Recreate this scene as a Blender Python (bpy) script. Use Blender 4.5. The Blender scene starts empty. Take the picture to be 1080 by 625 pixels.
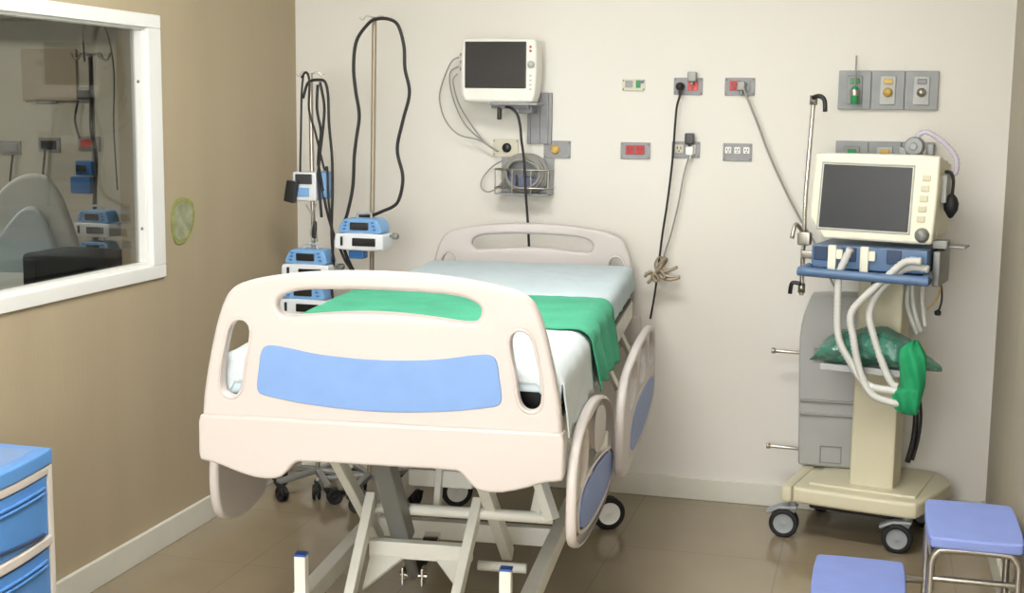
# traced cable and cloth paths in metres
G = {'hose2':[(-1.998,4.96,1.169),(-1.946,4.96,1.174),(-1.893,4.96,1.195),(-1.857,4.96,1.211),(-1.833,4.96,1.234),(-1.817,4.96,1.287),(-1.815,4.96,1.344),(-1.837,4.96,1.44),(-1.813,4.96,1.552),(-1.786,4.96,1.659),(-1.805,4.96,1.754),(-1.809,4.96,1.838),(-1.833,4.96,1.918),(-1.872,4.96,1.943),(-1.919,4.96,1.944),(-1.955,4.96,1.928),(-2.007,4.96,1.86),(-2.02,4.96,1.761),(-2.012,4.96,1.668),(-1.997,4.96,1.572),(-2.009,4.96,1.482),(-2.019,4.96,1.407),(-2.026,4.96,1.286),(-2.051,4.96,1.175),(-2.072,4.96,1.12),(-2.064,4.96,1.036),(-2.036,4.96,0.968),(-2.008,4.96,0.923)],'cab1':[[(-2.23,4.95,1.731),(-2.239,4.95,1.655),(-2.244,4.95,1.503),(-2.249,4.95,1.35),(-2.246,4.95,1.311)],[(-2.231,4.94,1.714),(-2.21,4.94,1.736),(-2.196,4.94,1.698),(-2.199,4.94,1.591),(-2.174,4.94,1.504),(-2.152,4.94,1.418),(-2.134,4.94,1.353),(-2.123,4.94,1.359),(-2.118,4.94,1.228),(-2.101,4.94,1.096),(-2.102,4.94,0.986)],[(-2.229,4.96,1.634),(-2.211,4.96,1.688),(-2.193,4.96,1.703),(-2.164,4.96,1.707),(-2.134,4.96,1.699),(-2.121,4.96,1.645),(-2.118,4.96,1.538),(-2.107,4.96,1.418),(-2.105,4.96,1.353),(-2.105,4.96,1.26),(-2.11,4.96,1.094),(-2.102,4.96,0.95),(-2.111,4.96,0.872),(-2.103,4.96,0.816)],[(-2.151,4.93,1.698),(-2.134,4.93,1.613),(-2.137,4.93,1.538),(-2.153,4.93,1.418),(-2.16,4.93,1.353),(-2.16,4.93,1.315),(-2.149,4.93,1.162)],[(-2.165,4.95,1.688),(-2.169,4.95,1.591),(-2.153,4.95,1.505),(-2.162,4.95,1.439),(-2.166,4.95,1.374),(-2.162,4.95,1.357),(-2.134,4.95,1.205),(-2.105,4.95,1.106),(-2.076,4.95,1.041),(-2.05,4.95,0.987),(-2.018,4.95,0.944)],[(-2.217,4.95,1.213),(-2.188,4.95,1.159),(-2.197,4.95,1.092),(-2.183,4.95,1.059)],[(-2.177,4.94,1.215),(-2.196,4.94,1.159),(-2.178,4.94,1.105),(-2.173,4.94,1.061)]],'moncord':[(-1.477,5.3,1.61),(-1.452,5.3,1.604),(-1.427,5.3,1.581),(-1.414,5.3,1.535),(-1.405,5.3,1.476),(-1.394,5.3,1.406),(-1.387,5.3,1.311),(-1.382,5.3,1.24),(-1.376,5.3,1.176),(-1.366,5.3,1.031)],'leads':[[(-1.702,5.33,1.812),(-1.736,5.33,1.791),(-1.773,5.33,1.708),(-1.786,5.33,1.637),(-1.76,5.33,1.553),(-1.702,5.33,1.494),(-1.614,5.33,1.472),(-1.539,5.33,1.432)],[(-1.707,5.34,1.774),(-1.745,5.34,1.744),(-1.732,5.34,1.649),(-1.681,5.34,1.542),(-1.605,5.34,1.472),(-1.535,5.34,1.425)],[(-1.707,5.33,1.744),(-1.727,5.33,1.714),(-1.703,5.33,1.625),(-1.652,5.33,1.543),(-1.589,5.33,1.466),(-1.526,5.33,1.426)],[(-1.51,5.34,1.39),(-1.553,5.34,1.365),(-1.597,5.34,1.316),(-1.603,5.34,1.274),(-1.571,5.34,1.257),(-1.527,5.34,1.282),(-1.497,5.34,1.331)]],'blackcord':[(-0.776,5.33,1.691),(-0.779,5.33,1.661),(-0.789,5.33,1.62),(-0.794,5.33,1.553),(-0.801,5.33,1.402),(-0.816,5.33,1.241),(-0.832,5.33,1.114),(-0.841,5.33,1.025),(-0.847,5.33,0.955),(-0.853,5.33,0.9),(-0.863,5.33,0.822),(-0.873,5.33,0.758)],'greycord':[(-0.741,5.35,1.44),(-0.74,5.35,1.417),(-0.757,5.35,1.345),(-0.773,5.35,1.241),(-0.8,5.35,1.114),(-0.825,5.35,1.024),(-0.838,5.35,0.945)],'ventcord':[(-0.53,5.34,1.697),(-0.514,5.34,1.657),(-0.47,5.34,1.557),(-0.425,5.34,1.447),(-0.353,5.34,1.299),(-0.294,5.34,1.193),(-0.219,5.34,1.072),(-0.155,5.34,0.939),(-0.108,5.34,0.866)],'tie':[[(-0.895,5.3,0.946),(-0.858,5.3,0.952),(-0.828,5.3,0.957),(-0.799,5.3,0.962),(-0.764,5.3,0.98)],[(-0.882,5.3,0.91),(-0.857,5.3,0.933),(-0.828,5.3,0.949),(-0.798,5.3,0.941),(-0.757,5.3,0.941),(-0.765,5.3,0.934),(-0.805,5.3,0.928),(-0.835,5.3,0.945)],[(-0.893,5.3,0.937),(-0.865,5.3,0.959),(-0.835,5.3,0.931),(-0.849,5.3,0.922),(-0.861,5.3,0.944),(-0.828,5.3,0.964),(-0.809,5.3,0.932)]],'vh':[[(0.022,-0.12,1.129),(0.004,-0.12,1.084),(-0.014,-0.12,1.032),(-0.014,-0.12,0.928),(-0.004,-0.12,0.806),(0.048,-0.12,0.714),(0.103,-0.12,0.649),(0.188,-0.12,0.637),(0.209,-0.12,0.635)],[(0.27,-0.13,1.098),(0.216,-0.13,1.095),(0.161,-0.13,1.045),(0.089,-0.13,0.971),(0.037,-0.13,0.898),(0.05,-0.13,0.812),(0.077,-0.13,0.701),(0.123,-0.13,0.618),(0.2,-0.13,0.596),(0.225,-0.13,0.599)],[(0.291,-0.1,1.07),(0.227,-0.1,1.073),(0.18,-0.1,1.043),(0.118,-0.1,0.972),(0.095,-0.1,0.899),(0.116,-0.1,0.814),(0.145,-0.1,0.738),(0.182,-0.1,0.663),(0.208,-0.1,0.648)]],'vlines':[[(0.194,0.12,1.021),(0.203,0.12,0.917),(0.223,0.12,0.849),(0.239,0.12,0.815)],[(0.231,0.14,1.021),(0.232,0.14,0.924),(0.247,0.14,0.831)],[(0.177,0.15,0.982),(0.177,0.15,0.911),(0.197,0.15,0.85),(0.22,0.15,0.802)]],'vyel':[(0.274,0.2,1.011),(0.283,0.2,0.966),(0.266,0.2,0.919),(0.24,0.2,0.889)],'vblk':[(0.267,0.2,1.018),(0.286,0.2,0.973),(0.289,0.2,0.921),(0.278,0.2,0.878)],'vblk2':[(0.2,0.25,0.558),(0.212,0.25,0.468),(0.207,0.25,0.375),(0.19,0.25,0.292)],'bag':[(-0.129,0.0,0.74),(-0.083,0.0,0.826),(0.048,0.0,0.864),(0.16,0.0,0.873),(0.23,0.0,0.827),(0.337,0.0,0.784),(0.285,0.0,0.748),(0.167,0.0,0.724),(-0.007,0.0,0.725)],'gcloth':[(0.209,-0.1,0.787),(0.24,-0.1,0.817),(0.266,-0.1,0.827),(0.301,-0.1,0.772),(0.304,-0.1,0.719),(0.303,-0.1,0.668),(0.28,-0.1,0.554),(0.244,-0.1,0.556),(0.204,-0.1,0.569),(0.188,-0.1,0.639),(0.217,-0.1,0.649),(0.208,-0.1,0.743)],'vtube':[(0.174,0.12,1.501),(0.206,0.12,1.537),(0.248,0.12,1.523),(0.305,0.12,1.476),(0.327,0.12,1.435),(0.323,0.12,1.393),(0.295,0.12,1.399)],'vbulb':[(0.319,0.1,1.283),(0.312,0.1,1.403),(0.288,0.1,1.429)]}
import bpy, bmesh, math, random
from mathutils import Vector, Matrix, noise
R=math.radians; PI=math.pi
random.seed(4)
col=bpy.context.scene.collection
# ---------------------------------------------------------------- materials
def mat(name,c,rough=.5,metal=0,noise_amt=0,nscale=8,bump=0,bscale=60,alpha=1,trans=0,emit=None,estr=0,spec=.5,coat=0,stretch=(1,1,1),sss=0):
    m=bpy.data.materials.new(name); m.use_nodes=True; nt=m.node_tree; b=nt.nodes['Principled BSDF']
    b.inputs['Base Color'].default_value=(*c,1); b.inputs['Roughness'].default_value=rough; b.inputs['Metallic'].default_value=metal
    b.inputs['Specular IOR Level'].default_value=spec; b.inputs['Coat Weight'].default_value=coat
    if trans: b.inputs['Transmission Weight'].default_value=trans
    if alpha<1: b.inputs['Alpha'].default_value=alpha
    if emit: b.inputs['Emission Color'].default_value=(*emit,1); b.inputs['Emission Strength'].default_value=estr
    tc=nt.nodes.new('ShaderNodeTexCoord'); mp=nt.nodes.new('ShaderNodeMapping'); mp.inputs['Scale'].default_value=stretch
    nt.links.new(tc.outputs['Object'],mp.inputs['Vector'])
    n=nt.nodes.new('ShaderNodeTexNoise'); n.inputs['Scale'].default_value=nscale; n.inputs['Detail'].default_value=5
    nt.links.new(mp.outputs['Vector'],n.inputs['Vector'])
    if noise_amt:
        mr=nt.nodes.new('ShaderNodeMapRange'); mr.inputs['From Min'].default_value=.3; mr.inputs['From Max'].default_value=.7
        mr.inputs['To Min'].default_value=1-noise_amt; mr.inputs['To Max'].default_value=1+noise_amt*.4
        mx=nt.nodes.new('ShaderNodeMix'); mx.data_type='RGBA'; mx.blend_type='MULTIPLY'; mx.inputs['Factor'].default_value=1
        mx.inputs['A'].default_value=(*c,1)
        nt.links.new(n.outputs['Fac'],mr.inputs['Value']); nt.links.new(mr.outputs['Result'],mx.inputs['B']); nt.links.new(mx.outputs['Result'],b.inputs['Base Color'])
    if bump:
        n2=nt.nodes.new('ShaderNodeTexNoise'); n2.inputs['Scale'].default_value=bscale; n2.inputs['Detail'].default_value=4
        nt.links.new(mp.outputs['Vector'],n2.inputs['Vector'])
        bp=nt.nodes.new('ShaderNodeBump'); bp.inputs['Strength'].default_value=bump; bp.inputs['Distance'].default_value=.01
        nt.links.new(n2.outputs['Fac'],bp.inputs['Height']); nt.links.new(bp.outputs['Normal'],b.inputs['Normal'])
    return m
def s(r,g,b):
    f=lambda v:(v/255/12.92) if v<=10 else ((v/255+.055)/1.055)**2.4
    return (f(r),f(g),f(b))
M={}
def D(n,*a,**k): M[n]=mat(n,*a,**k)
D('wall_white',s(224,221,213),.55,noise_amt=.035,nscale=1.3,bump=.05,bscale=30)
D('wall_beige',s(176,161,134),.6,noise_amt=.05,nscale=6,bump=.12,bscale=120,stretch=(1,1,.12))
D('wall_beige_right',s(176,168,150),.6,noise_amt=.05,nscale=6,bump=.12,bscale=120,stretch=(1,1,.12))
D('baseboard',s(214,212,200),.4,noise_amt=.04)
D('ceiling',s(225,225,220),.8)
D('frame_white',s(232,232,228),.35,noise_amt=.02)
D('bed_plastic',s(196,189,185),.38,noise_amt=.02,nscale=3,bump=.015,bscale=20)
D('bed_blue',s(116,152,206),.45,noise_amt=.05,nscale=12)
D('rail_blue',s(122,146,205),.45,noise_amt=.05,nscale=12)
D('bed_steel',s(230,230,220),.4,noise_amt=.06,nscale=10)
D('grey_steel',s(135,136,132),.4,metal=.3,noise_amt=.1)
D('deck_dark',s(52,50,46),.6,noise_amt=.1)
D('black_vinyl',s(24,24,27),.5)
D('black_rubber',s(16,16,17),.55)
D('black_plastic',s(22,22,24),.35)
D('blue_cap',s(40,82,160),.4)
D('sheet',s(188,203,209),.85,bump=.3,bscale=25,noise_amt=.04,nscale=9)
D('sheet_white',s(196,205,207),.9,bump=.25,bscale=110,noise_amt=.02,nscale=14)
D('green_cloth',s(64,158,124),.85,bump=.35,bscale=60,noise_amt=.16,nscale=7)
D('green_satin',s(20,150,95),.7,bump=.3,bscale=40,noise_amt=.25,nscale=14)
D('chrome',(.72,.70,.66),.18,metal=1)
D('chrome_dull',(.5,.47,.42),.35,metal=1,noise_amt=.1)
D('pole_tan',s(160,148,128),.4,metal=.4)
D('pump_white',s(222,226,230),.4,noise_amt=.04)
D('pump_blue',s(122,170,218),.4,noise_amt=.06)
D('pump_blue_dark',s(45,110,180),.4)
D('pump_window',s(20,18,20),.25)
D('screen',s(26,26,28),.22,spec=.6)
D('screen_grey',s(54,56,60),.3,noise_amt=.06)
D('cream',s(236,233,212),.4,noise_amt=.02)
D('cream_base',s(212,206,178),.42,noise_amt=.06,nscale=5)
D('monitor_white',s(232,230,222),.4)
D('grey_light',s(180,182,180),.45,noise_amt=.05)
D('plate_grey',s(148,148,150),.55,metal=.2,noise_amt=.12,nscale=25)
D('plate_steel',s(150,153,154),.55,metal=.3,noise_amt=.12,nscale=18)
D('red',s(185,45,45),.45); D('red_hot',s(225,60,45),.4); D('yellow',s(205,170,90),.45); D('green_out',s(30,140,80),.4)
D('outlet_beige',s(205,200,180),.45)
D('panel_grey',s(168,169,166),.5,noise_amt=.04)
D('steel_blue',s(88,116,152),.38,noise_amt=.08,nscale=12)
D('steel_blue_dark',s(46,66,98),.4,noise_amt=.15,nscale=20)
D('caster_grey',s(150,155,158),.4)
D('hose_white',s(214,214,208),.5,noise_amt=.05,alpha=.92)
D('tube_clear',s(205,198,215),.25,alpha=.6)
D('cable_grey',s(150,148,142),.5); D('cable_black',s(30,28,30),.5); D('cable_brown',s(120,100,80),.5)
D('bag_green',s(78,142,122),.18,alpha=.72,noise_amt=.45,nscale=18,bump=.8,bscale=14)
D('stool_blue',s(134,152,216),.6,noise_amt=.06,nscale=9,bump=.1,bscale=80)
D('drawer_blue',s(92,150,218),.3,noise_amt=.12,nscale=6)
D('drawer_lid',s(100,158,225),.3,noise_amt=.1,nscale=4)
D('lid_inset',s(126,158,205),.35)
D('drawer_frame',s(214,206,196),.4)
D('sticker',s(150,156,88),.5,noise_amt=.3,nscale=40); D('sticker_in',s(160,162,132),.6,noise_amt=.3,nscale=25)
D('room_wall',s(190,186,172),.7,noise_amt=.04); D('board',s(168,155,136),.7)
D('soffit',s(120,114,98),.8)
D('sheet_grey',s(196,200,196),.8,noise_amt=.06)
D('lamp_diffuser',(1,1,1),.5,emit=(1,.99,.972),estr=12)
D('lamp_dim',(1,1,1),.5,emit=(1,.95,.85),estr=10)
# glossy floor tiles
def floor_mat():
    m=mat('floor_tile',s(150,136,112),.13,noise_amt=.12,nscale=2.2,spec=.5); nt=m.node_tree; b=nt.nodes['Principled BSDF']
    src=b.inputs['Base Color'].links[0].from_socket
    tc=nt.nodes.new('ShaderNodeTexCoord'); br=nt.nodes.new('ShaderNodeTexBrick'); br.offset=0
    br.inputs['Scale'].default_value=1; br.inputs['Brick Width'].default_value=.6; br.inputs['Row Height'].default_value=.6; br.inputs['Mortar Size'].default_value=.0035
    br.inputs['Color1'].default_value=(1,1,1,1); br.inputs['Color2'].default_value=(.97,.97,.97,1); br.inputs['Mortar'].default_value=(.87,.86,.84,1)
    mp=nt.nodes.new('ShaderNodeMapping'); mp.inputs['Location'].default_value=(.28,.1,0)
    nt.links.new(tc.outputs['Object'],mp.inputs['Vector']); nt.links.new(mp.outputs['Vector'],br.inputs['Vector'])
    mx=nt.nodes.new('ShaderNodeMix'); mx.data_type='RGBA'; mx.blend_type='MULTIPLY'; mx.inputs['Factor'].default_value=1
    nt.links.new(src,mx.inputs['A']); nt.links.new(br.outputs['Color'],mx.inputs['B']); nt.links.new(mx.outputs['Result'],b.inputs['Base Color'])
    return m
M['floor']=floor_mat()
def glass_mat():
    m=bpy.data.materials.new('window_glass'); m.use_nodes=True; nt=m.node_tree; nt.nodes.clear()
    o=nt.nodes.new('ShaderNodeOutputMaterial'); t=nt.nodes.new('ShaderNodeBsdfTransparent'); g=nt.nodes.new('ShaderNodeBsdfGlossy'); x=nt.nodes.new('ShaderNodeMixShader')
    t.inputs['Color'].default_value=(.80,.81,.80,1); g.inputs['Roughness'].default_value=.02
    f=nt.nodes.new('ShaderNodeFresnel'); f.inputs['IOR'].default_value=1.45
    ge=nt.nodes.new('ShaderNodeNewGeometry'); mr=nt.nodes.new('ShaderNodeMapRange'); mr.inputs['To Min'].default_value=1.45; mr.inputs['To Max'].default_value=1/1.45
    nt.links.new(ge.outputs['Backfacing'],mr.inputs['Value']); nt.links.new(mr.outputs['Result'],f.inputs['IOR'])
    nt.links.new(f.outputs[0],x.inputs[0]); nt.links.new(t.outputs[0],x.inputs[1]); nt.links.new(g.outputs[0],x.inputs[2]); nt.links.new(x.outputs[0],o.inputs[0])
    return m
M['glass']=glass_mat()
# ---------------------------------------------------------------- mesh helpers
def finish(bm,name,m,parent=None,sharp=38,wn=True):
    for f in bm.faces: f.smooth=True
    for e in bm.edges:
        if len(e.link_faces)==2:
            e.smooth = e.calc_face_angle(0)<R(sharp)
    me=bpy.data.meshes.new(name); bm.to_mesh(me); bm.free()
    o=bpy.data.objects.new(name,me); col.objects.link(o)
    ms=m if isinstance(m,(list,tuple)) else [m]
    for k in ms: me.materials.append(M[k])
    if parent: o.parent=parent
    if wn:
        w=o.modifiers.new('wn','WEIGHTED_NORMAL'); w.keep_sharp=True
    return o
def box(bm,c,d,rot=None,bev=.004,mi=0):
    r=bmesh.ops.create_cube(bm,size=1)
    vs=r['verts']
    bmesh.ops.scale(bm,vec=Vector(d),verts=vs)
    if bev:
        es=list({e for v in vs for e in v.link_edges})
        rb=bmesh.ops.bevel(bm,geom=es,offset=min(bev,min(d)*.45),segments=2,affect='EDGES',profile=.5)
        vs=list({v for f in rb['faces'] for v in f.verts}|{v for v in vs if v.is_valid})
    if rot is not None:
        mt=rot if isinstance(rot,Matrix) else (Matrix.Rotation(rot[2],3,'Z')@Matrix.Rotation(rot[1],3,'Y')@Matrix.Rotation(rot[0],3,'X'))
        bmesh.ops.transform(bm,matrix=mt.to_4x4(),verts=vs)
    bmesh.ops.translate(bm,vec=Vector(c),verts=vs)
    if mi:
        for f in {f for v in vs for f in v.link_faces}: f.material_index=mi
    return vs
def beam(bm,a,b,w,h,bev=.003,up=(0,0,1)):
    a=Vector(a);b=Vector(b);d=(b-a);L=d.length;y=d.normalized();x=y.cross(Vector(up))
    if x.length<1e-3: x=Vector((1,0,0))
    x.normalize(); z=x.cross(y)
    mt=Matrix((x,y,z)).transposed()
    box(bm,(a+b)/2,(w,L,h),mt,bev)
def smooth_path(p,n=6,closed=False):
    p=[Vector(q) for q in p]
    if len(p)<3: return p
    out=[]; N=len(p)
    rng=range(N) if closed else range(N-1)
    for i in rng:
        p0=p[(i-1)%N] if closed or i>0 else p[0]; p1=p[i]; p2=p[(i+1)%N]; p3=p[(i+2)%N] if closed or i+2<N else p[-1]
        for k in range(n):
            t=k/n
            out.append(.5*((2*p1)+(p2-p0)*t+(2*p0-5*p1+4*p2-p3)*t*t+(3*p1-p0-3*p2+p3)*t**3))
    if not closed: out.append(p[-1])
    return out
def tube(bm,path,r,seg=8,closed=False,sm=6,ribs=0,caps=True):
    P=smooth_path(path,sm,closed) if sm else [Vector(q) for q in path]
    if ribs:
        Q=[P[0]]
        for a,b in zip(P,P[1:]):
            n=max(1,int((b-a).length/(ribs/2)))
            for k in range(n): Q.append(a.lerp(b,(k+1)/n))
        P=Q
    N=len(P); rings=[]; prev=None
    for i,p in enumerate(P):
        if closed: t=(P[(i+1)%N]-P[i-1])
        else: t=(P[min(i+1,N-1)]-P[max(i-1,0)])
        t.normalize()
        if prev is None:
            u=t.cross(Vector((0,0,1)));
            if u.length<.05: u=t.cross(Vector((1,0,0)))
        else: u=prev-t*prev.dot(t)
        u.normalize(); prev=u; w=t.cross(u)
        rr=r*(1+(.14 if i%2 else -.04)) if ribs else r
        rings.append([bm.verts.new(p+(u*math.cos(2*PI*k/seg)+w*math.sin(2*PI*k/seg))*rr) for k in range(seg)])
    for i in range(N if closed else N-1):
        A=rings[i];B=rings[(i+1)%N]
        for k in range(seg): bm.faces.new((A[k],A[(k+1)%seg],B[(k+1)%seg],B[k]))
    if not closed and caps:
        bm.faces.new(rings[0][::-1]); bm.faces.new(rings[-1])
def lathe(bm,prof,mt=None,seg=24,mi=None):
    # prof: list (r,z) ; axis Z then transformed by mt
    rings=[]; mt=mt or Matrix.Identity(4)
    for r,z in prof:
        if r<1e-6: rings.append([bm.verts.new(mt@Vector((0,0,z)))])
        else: rings.append([bm.verts.new(mt@Vector((r*math.cos(2*PI*k/seg),r*math.sin(2*PI*k/seg),z))) for k in range(seg)])
    for i in range(len(rings)-1):
        A,B=rings[i],rings[i+1]
        for k in range(seg):
            k2=(k+1)%seg
            if len(A)==1 and len(B)==1: break
            if len(A)==1: f=bm.faces.new((A[0],B[k2],B[k]))
            elif len(B)==1: f=bm.faces.new((A[k],A[k2],B[0]))
            else: f=bm.faces.new((A[k],A[k2],B[k2],B[k]))
            if mi: f.material_index=mi[i]
def T(loc,rx=0,ry=0,rz=0): return Matrix.Translation(Vector(loc))@Matrix.Rotation(rz,4,'Z')@Matrix.Rotation(ry,4,'Y')@Matrix.Rotation(rx,4,'X')
def chaikin(p,n=2):
    for _ in range(n):
        q=[]
        for a,b in zip(p,p[1:]+p[:1]):
            q+= [(a[0]*.75+b[0]*.25,a[1]*.75+b[1]*.25),(a[0]*.25+b[0]*.75,a[1]*.25+b[1]*.75)]
        p=q
    return p
def sheet_mesh(outs,thick,bev,name,m,parent,plane='XZ',off=0,bow=None):
    """outline (with holes) extruded to real thickness with rounded edges; plane XZ: thickness along Y; YZ: along X; XY: along Z"""
    cu=bpy.data.curves.new('tmp','CURVE'); cu.dimensions='2D'; cu.fill_mode='BOTH'; cu.extrude=thick/2-bev; cu.bevel_depth=bev; cu.bevel_resolution=2; cu.offset=-bev
    for p in outs:
        sp=cu.splines.new('POLY'); sp.points.add(len(p)-1); sp.use_cyclic_u=True
        for i,(a,b) in enumerate(p): sp.points[i].co=(a,b,0,1)
    o=bpy.data.objects.new('tmp',cu); col.objects.link(o)
    dg=bpy.context.evaluated_depsgraph_get(); me=bpy.data.meshes.new_from_object(o.evaluated_get(dg))
    bm=bmesh.new(); bm.from_mesh(me); bpy.data.objects.remove(o); bpy.data.meshes.remove(me)
    bmesh.ops.remove_doubles(bm,verts=bm.verts,dist=1e-5)
    for v in bm.verts:
        a,b,c=v.co
        if bow: c+=bow(a,b)
        v.co = (a,c+off,b) if plane=='XZ' else ((c+off,a,b) if plane=='YZ' else (a,b,c+off))
    bmesh.ops.recalc_face_normals(bm,faces=bm.faces)
    return finish(bm,name,m,parent,sharp=50)
def thing(name,label,cat,loc=(0,0,0),rz=0,group=None):
    o=bpy.data.objects.new(name,None); col.objects.link(o); o.location=loc; o.rotation_euler=(0,0,rz); o.empty_display_size=.1
    o['label']=label; o['category']=cat
    if group: o['group']=group
    return o
def tag(o,label,cat,group=None):
    o['label']=label; o['category']=cat
    if group: o['group']=group
    return o
def struct(o): o['kind']='structure'; return o
def copy_tree(o,parent=None):
    c=o.copy(); col.objects.link(c); c.parent=parent
    for ch in list(o.children): copy_tree(ch,c)
    return c
def mir(h): return h+[(-a,b) for a,b in h[::-1] if abs(a)>1e-6]
# ---------------------------------------------------------------- room
WY=5.39; LX=-2.464; RX=.468; CZ=2.7; BY=-1.3
def slab(name,c,d,m): 
    bm=bmesh.new(); box(bm,c,d,None,0); return struct(finish(bm,name,m,wn=False))
slab('floor',((LX+RX)/2,(WY+BY)/2,-.05),(RX-LX,WY-BY,.1),'floor')
slab('ceiling',((LX+RX)/2,(WY+BY)/2,CZ+.05),(RX-LX,WY-BY,.1),'ceiling')
slab('wall_back',((LX+RX)/2,WY+.06,CZ/2),(RX-LX,.12,CZ),'wall_white')
slab('wall_right',(RX+.06,(WY+BY)/2,CZ/2),(.12,WY-BY+.24,CZ),'wall_beige_right')
slab('wall_front',((LX+RX)/2,BY-.06,CZ/2),(RX-LX,.12,CZ),'wall_white')
# left wall with the observation window opening
WZ0,WZ1,W0,W1=1.03,1.875,2.55,4.165
bm=bmesh.new(); t=.12; x=LX-t/2
box(bm,(x,(BY-.12+W0)/2,CZ/2),(t,W0-BY+.12,CZ),None,0); box(bm,(x,(W1+WY+.12)/2,CZ/2),(t,WY+.12-W1,CZ),None,0)
box(bm,(x,(W0+W1)/2,WZ0/2),(t,W1-W0,WZ0),None,0); box(bm,(x,(W0+W1)/2,(WZ1+CZ)/2),(t,W1-W0,CZ-WZ1),None,0)
struct(finish(bm,'wall_left','wall_beige',wn=False))
# window: casing + pane
win=bpy.data.objects.new('window_1',None); col.objects.link(win); win.location=(LX,(W0+W1)/2,WZ0); struct(win)
def rel(v): return (v[0]-win.location[0],v[1]-win.location[1],v[2]-win.location[2])
bm=bmesh.new(); f=.085; e0,e1,z0,z1=W0-.075,W1+.075,WZ0-.04,WZ1+.036
for (ya,yb,za,zb) in ((e0,e1,z0,z0+f*.55),(e0,e1,z1-f*.55,z1),(e0,e0+f,z0+f*.55,z1-f*.55),(e1-f,e1,z0+f*.55,z1-f*.55)):
    box(bm,rel((LX+.004,(ya+yb)/2,(za+zb)/2)),(.018,yb-ya,zb-za),None,.004)
    
finish(bm,'casing','frame_white',win)
bm=bmesh.new()
i=.028
for (ya,yb,za,zb) in ((W0,W1,WZ0,WZ0+i*.7),(W0,W1,WZ1-i*.7,WZ1),(W0,W0+i,WZ0+i*.7,WZ1-i*.7),(W1-i,W1,WZ0+i*.7,WZ1-i*.7)):
    box(bm,rel((LX-.026,(ya+yb)/2,(za+zb)/2)),(.045,yb-ya,zb-za),None,.003)
finish(bm,'sash','frame_white',win)
bm=bmesh.new(); box(bm,rel((LX-.035,(W0+W1)/2,(WZ0+WZ1)/2)),(.006,W1-W0-.04,WZ1-WZ0-.03),None,0); finish(bm,'pane','glass',win,wn=False)
bm=bmesh.new()
for z in (1.17,1.68): lathe(bm,[(0,.002),(.005,.0015),(.006,0)],T(rel((LX-.02,W1-i,z)),rx=PI/2),12)
finish(bm,'screw','grey_steel',win)
# baseboards
def bb(name,c,d):
    bm=bmesh.new(); box(bm,c,d,None,.004); struct(finish(bm,name,'baseboard'))
bb('baseboard_back',((LX+RX)/2,WY-.009,.045),(RX-LX,.018,.09)); bb('baseboard_left',(LX+.009,(WY+BY)/2-.01,.0475),(.018,WY-BY-.02,.095)); bb('baseboard_right',(RX-.009,(WY+BY)/2-.01,.05),(.018,WY-BY-.02,.10))
# ceiling lights
def clight(x,y,w,d,m,label,z=CZ):
    t=thing('ceiling_light',label,'ceiling light',(x,y,z),0)
    bm=bmesh.new()
    for cx,cy,dx,dy in ((0,d/2,w+.04,.03),(0,-d/2,w+.04,.03),(w/2,0,.03,d),(-w/2,0,.03,d)): box(bm,(cx,cy,-.012),(dx,dy,.024),None,.003)
    finish(bm,'frame','frame_white',t)
    bm=bmesh.new(); box(bm,(0,0,-.008),(w-.02,d-.02,.01),None,0); finish(bm,'diffuser',m,t,wn=False)
clight(-1.0,3.5,1.2,.6,'lamp_diffuser','recessed white ceiling light panel above the bed')
clight(-1.0,1.3,1.2,.6,'lamp_diffuser','recessed white ceiling light panel in front of the bed')
clight(-1.0,-.5,1.2,.6,'lamp_diffuser','recessed white ceiling light panel by the doorway end')
# unseen glowing panel in window form, added behind the camera as frontal fill
fill_obj=bpy.data.objects.new('added_fill_panel',None); col.objects.link(fill_obj); fill_obj.location=(-1.0,BY,1.55); struct(fill_obj)
bm=bmesh.new()
for cx,cz,dx,dz in ((0,.72,2.5,.06),(0,-.72,2.5,.06),(1.22,0,.06,1.38),(-1.22,0,.06,1.38),(0,0,.05,1.38)): box(bm,(cx,.015,cz),(dx,.05,dz),None,.004)
finish(bm,'fill_panel_frame','frame_white',fill_obj)
D('fill_glow',(1,1,1),.4,emit=(.97,.985,1),estr=5)
for cx in (-.61,.61):
    bm=bmesh.new(); box(bm,(cx,.006,0),(1.17,.008,1.38),None,0); finish(bm,'pane','fill_glow',fill_obj,wn=False)
# ---------------------------------------------------------------- room behind the glass
NX0,NX1,NY0,NY1=-6.2,LX-.12,2.2,6.2
slab('floor_annex',((NX0+NX1)/2,(NY0+NY1)/2,-.05),(NX1-NX0,NY1-NY0,.1),'floor')
slab('ceiling_annex',((NX0+NX1)/2,(NY0+NY1)/2,CZ+.05),(NX1-NX0,NY1-NY0,.1),'ceiling')
slab('wall_annex_back',((NX0+NX1)/2,NY1+.05,CZ/2),(NX1-NX0+.2,.1,CZ),'room_wall')
slab('wall_annex_left',(NX0-.05,(NY0+NY1)/2,CZ/2),(.1,NY1-NY0,CZ),'room_wall')
slab('wall_annex_front',((NX0+NX1)/2,NY0-.05,CZ/2),(NX1-NX0,.1,CZ),'room_wall')
slab('wall_annex_right',(NX1+.06,(NY1+WY+.12)/2,CZ/2),(.12,NY1-WY-.12,CZ),'room_wall')
slab('trim_annex_soffit',((NX0+NX1)/2,NY1-.12,2.36),(NX1-NX0,.24,.66),'soffit')
clight(-4.6,4.6,1.2,.6,'lamp_dim','dim ceiling light panel in the room behind the window glass')
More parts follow.
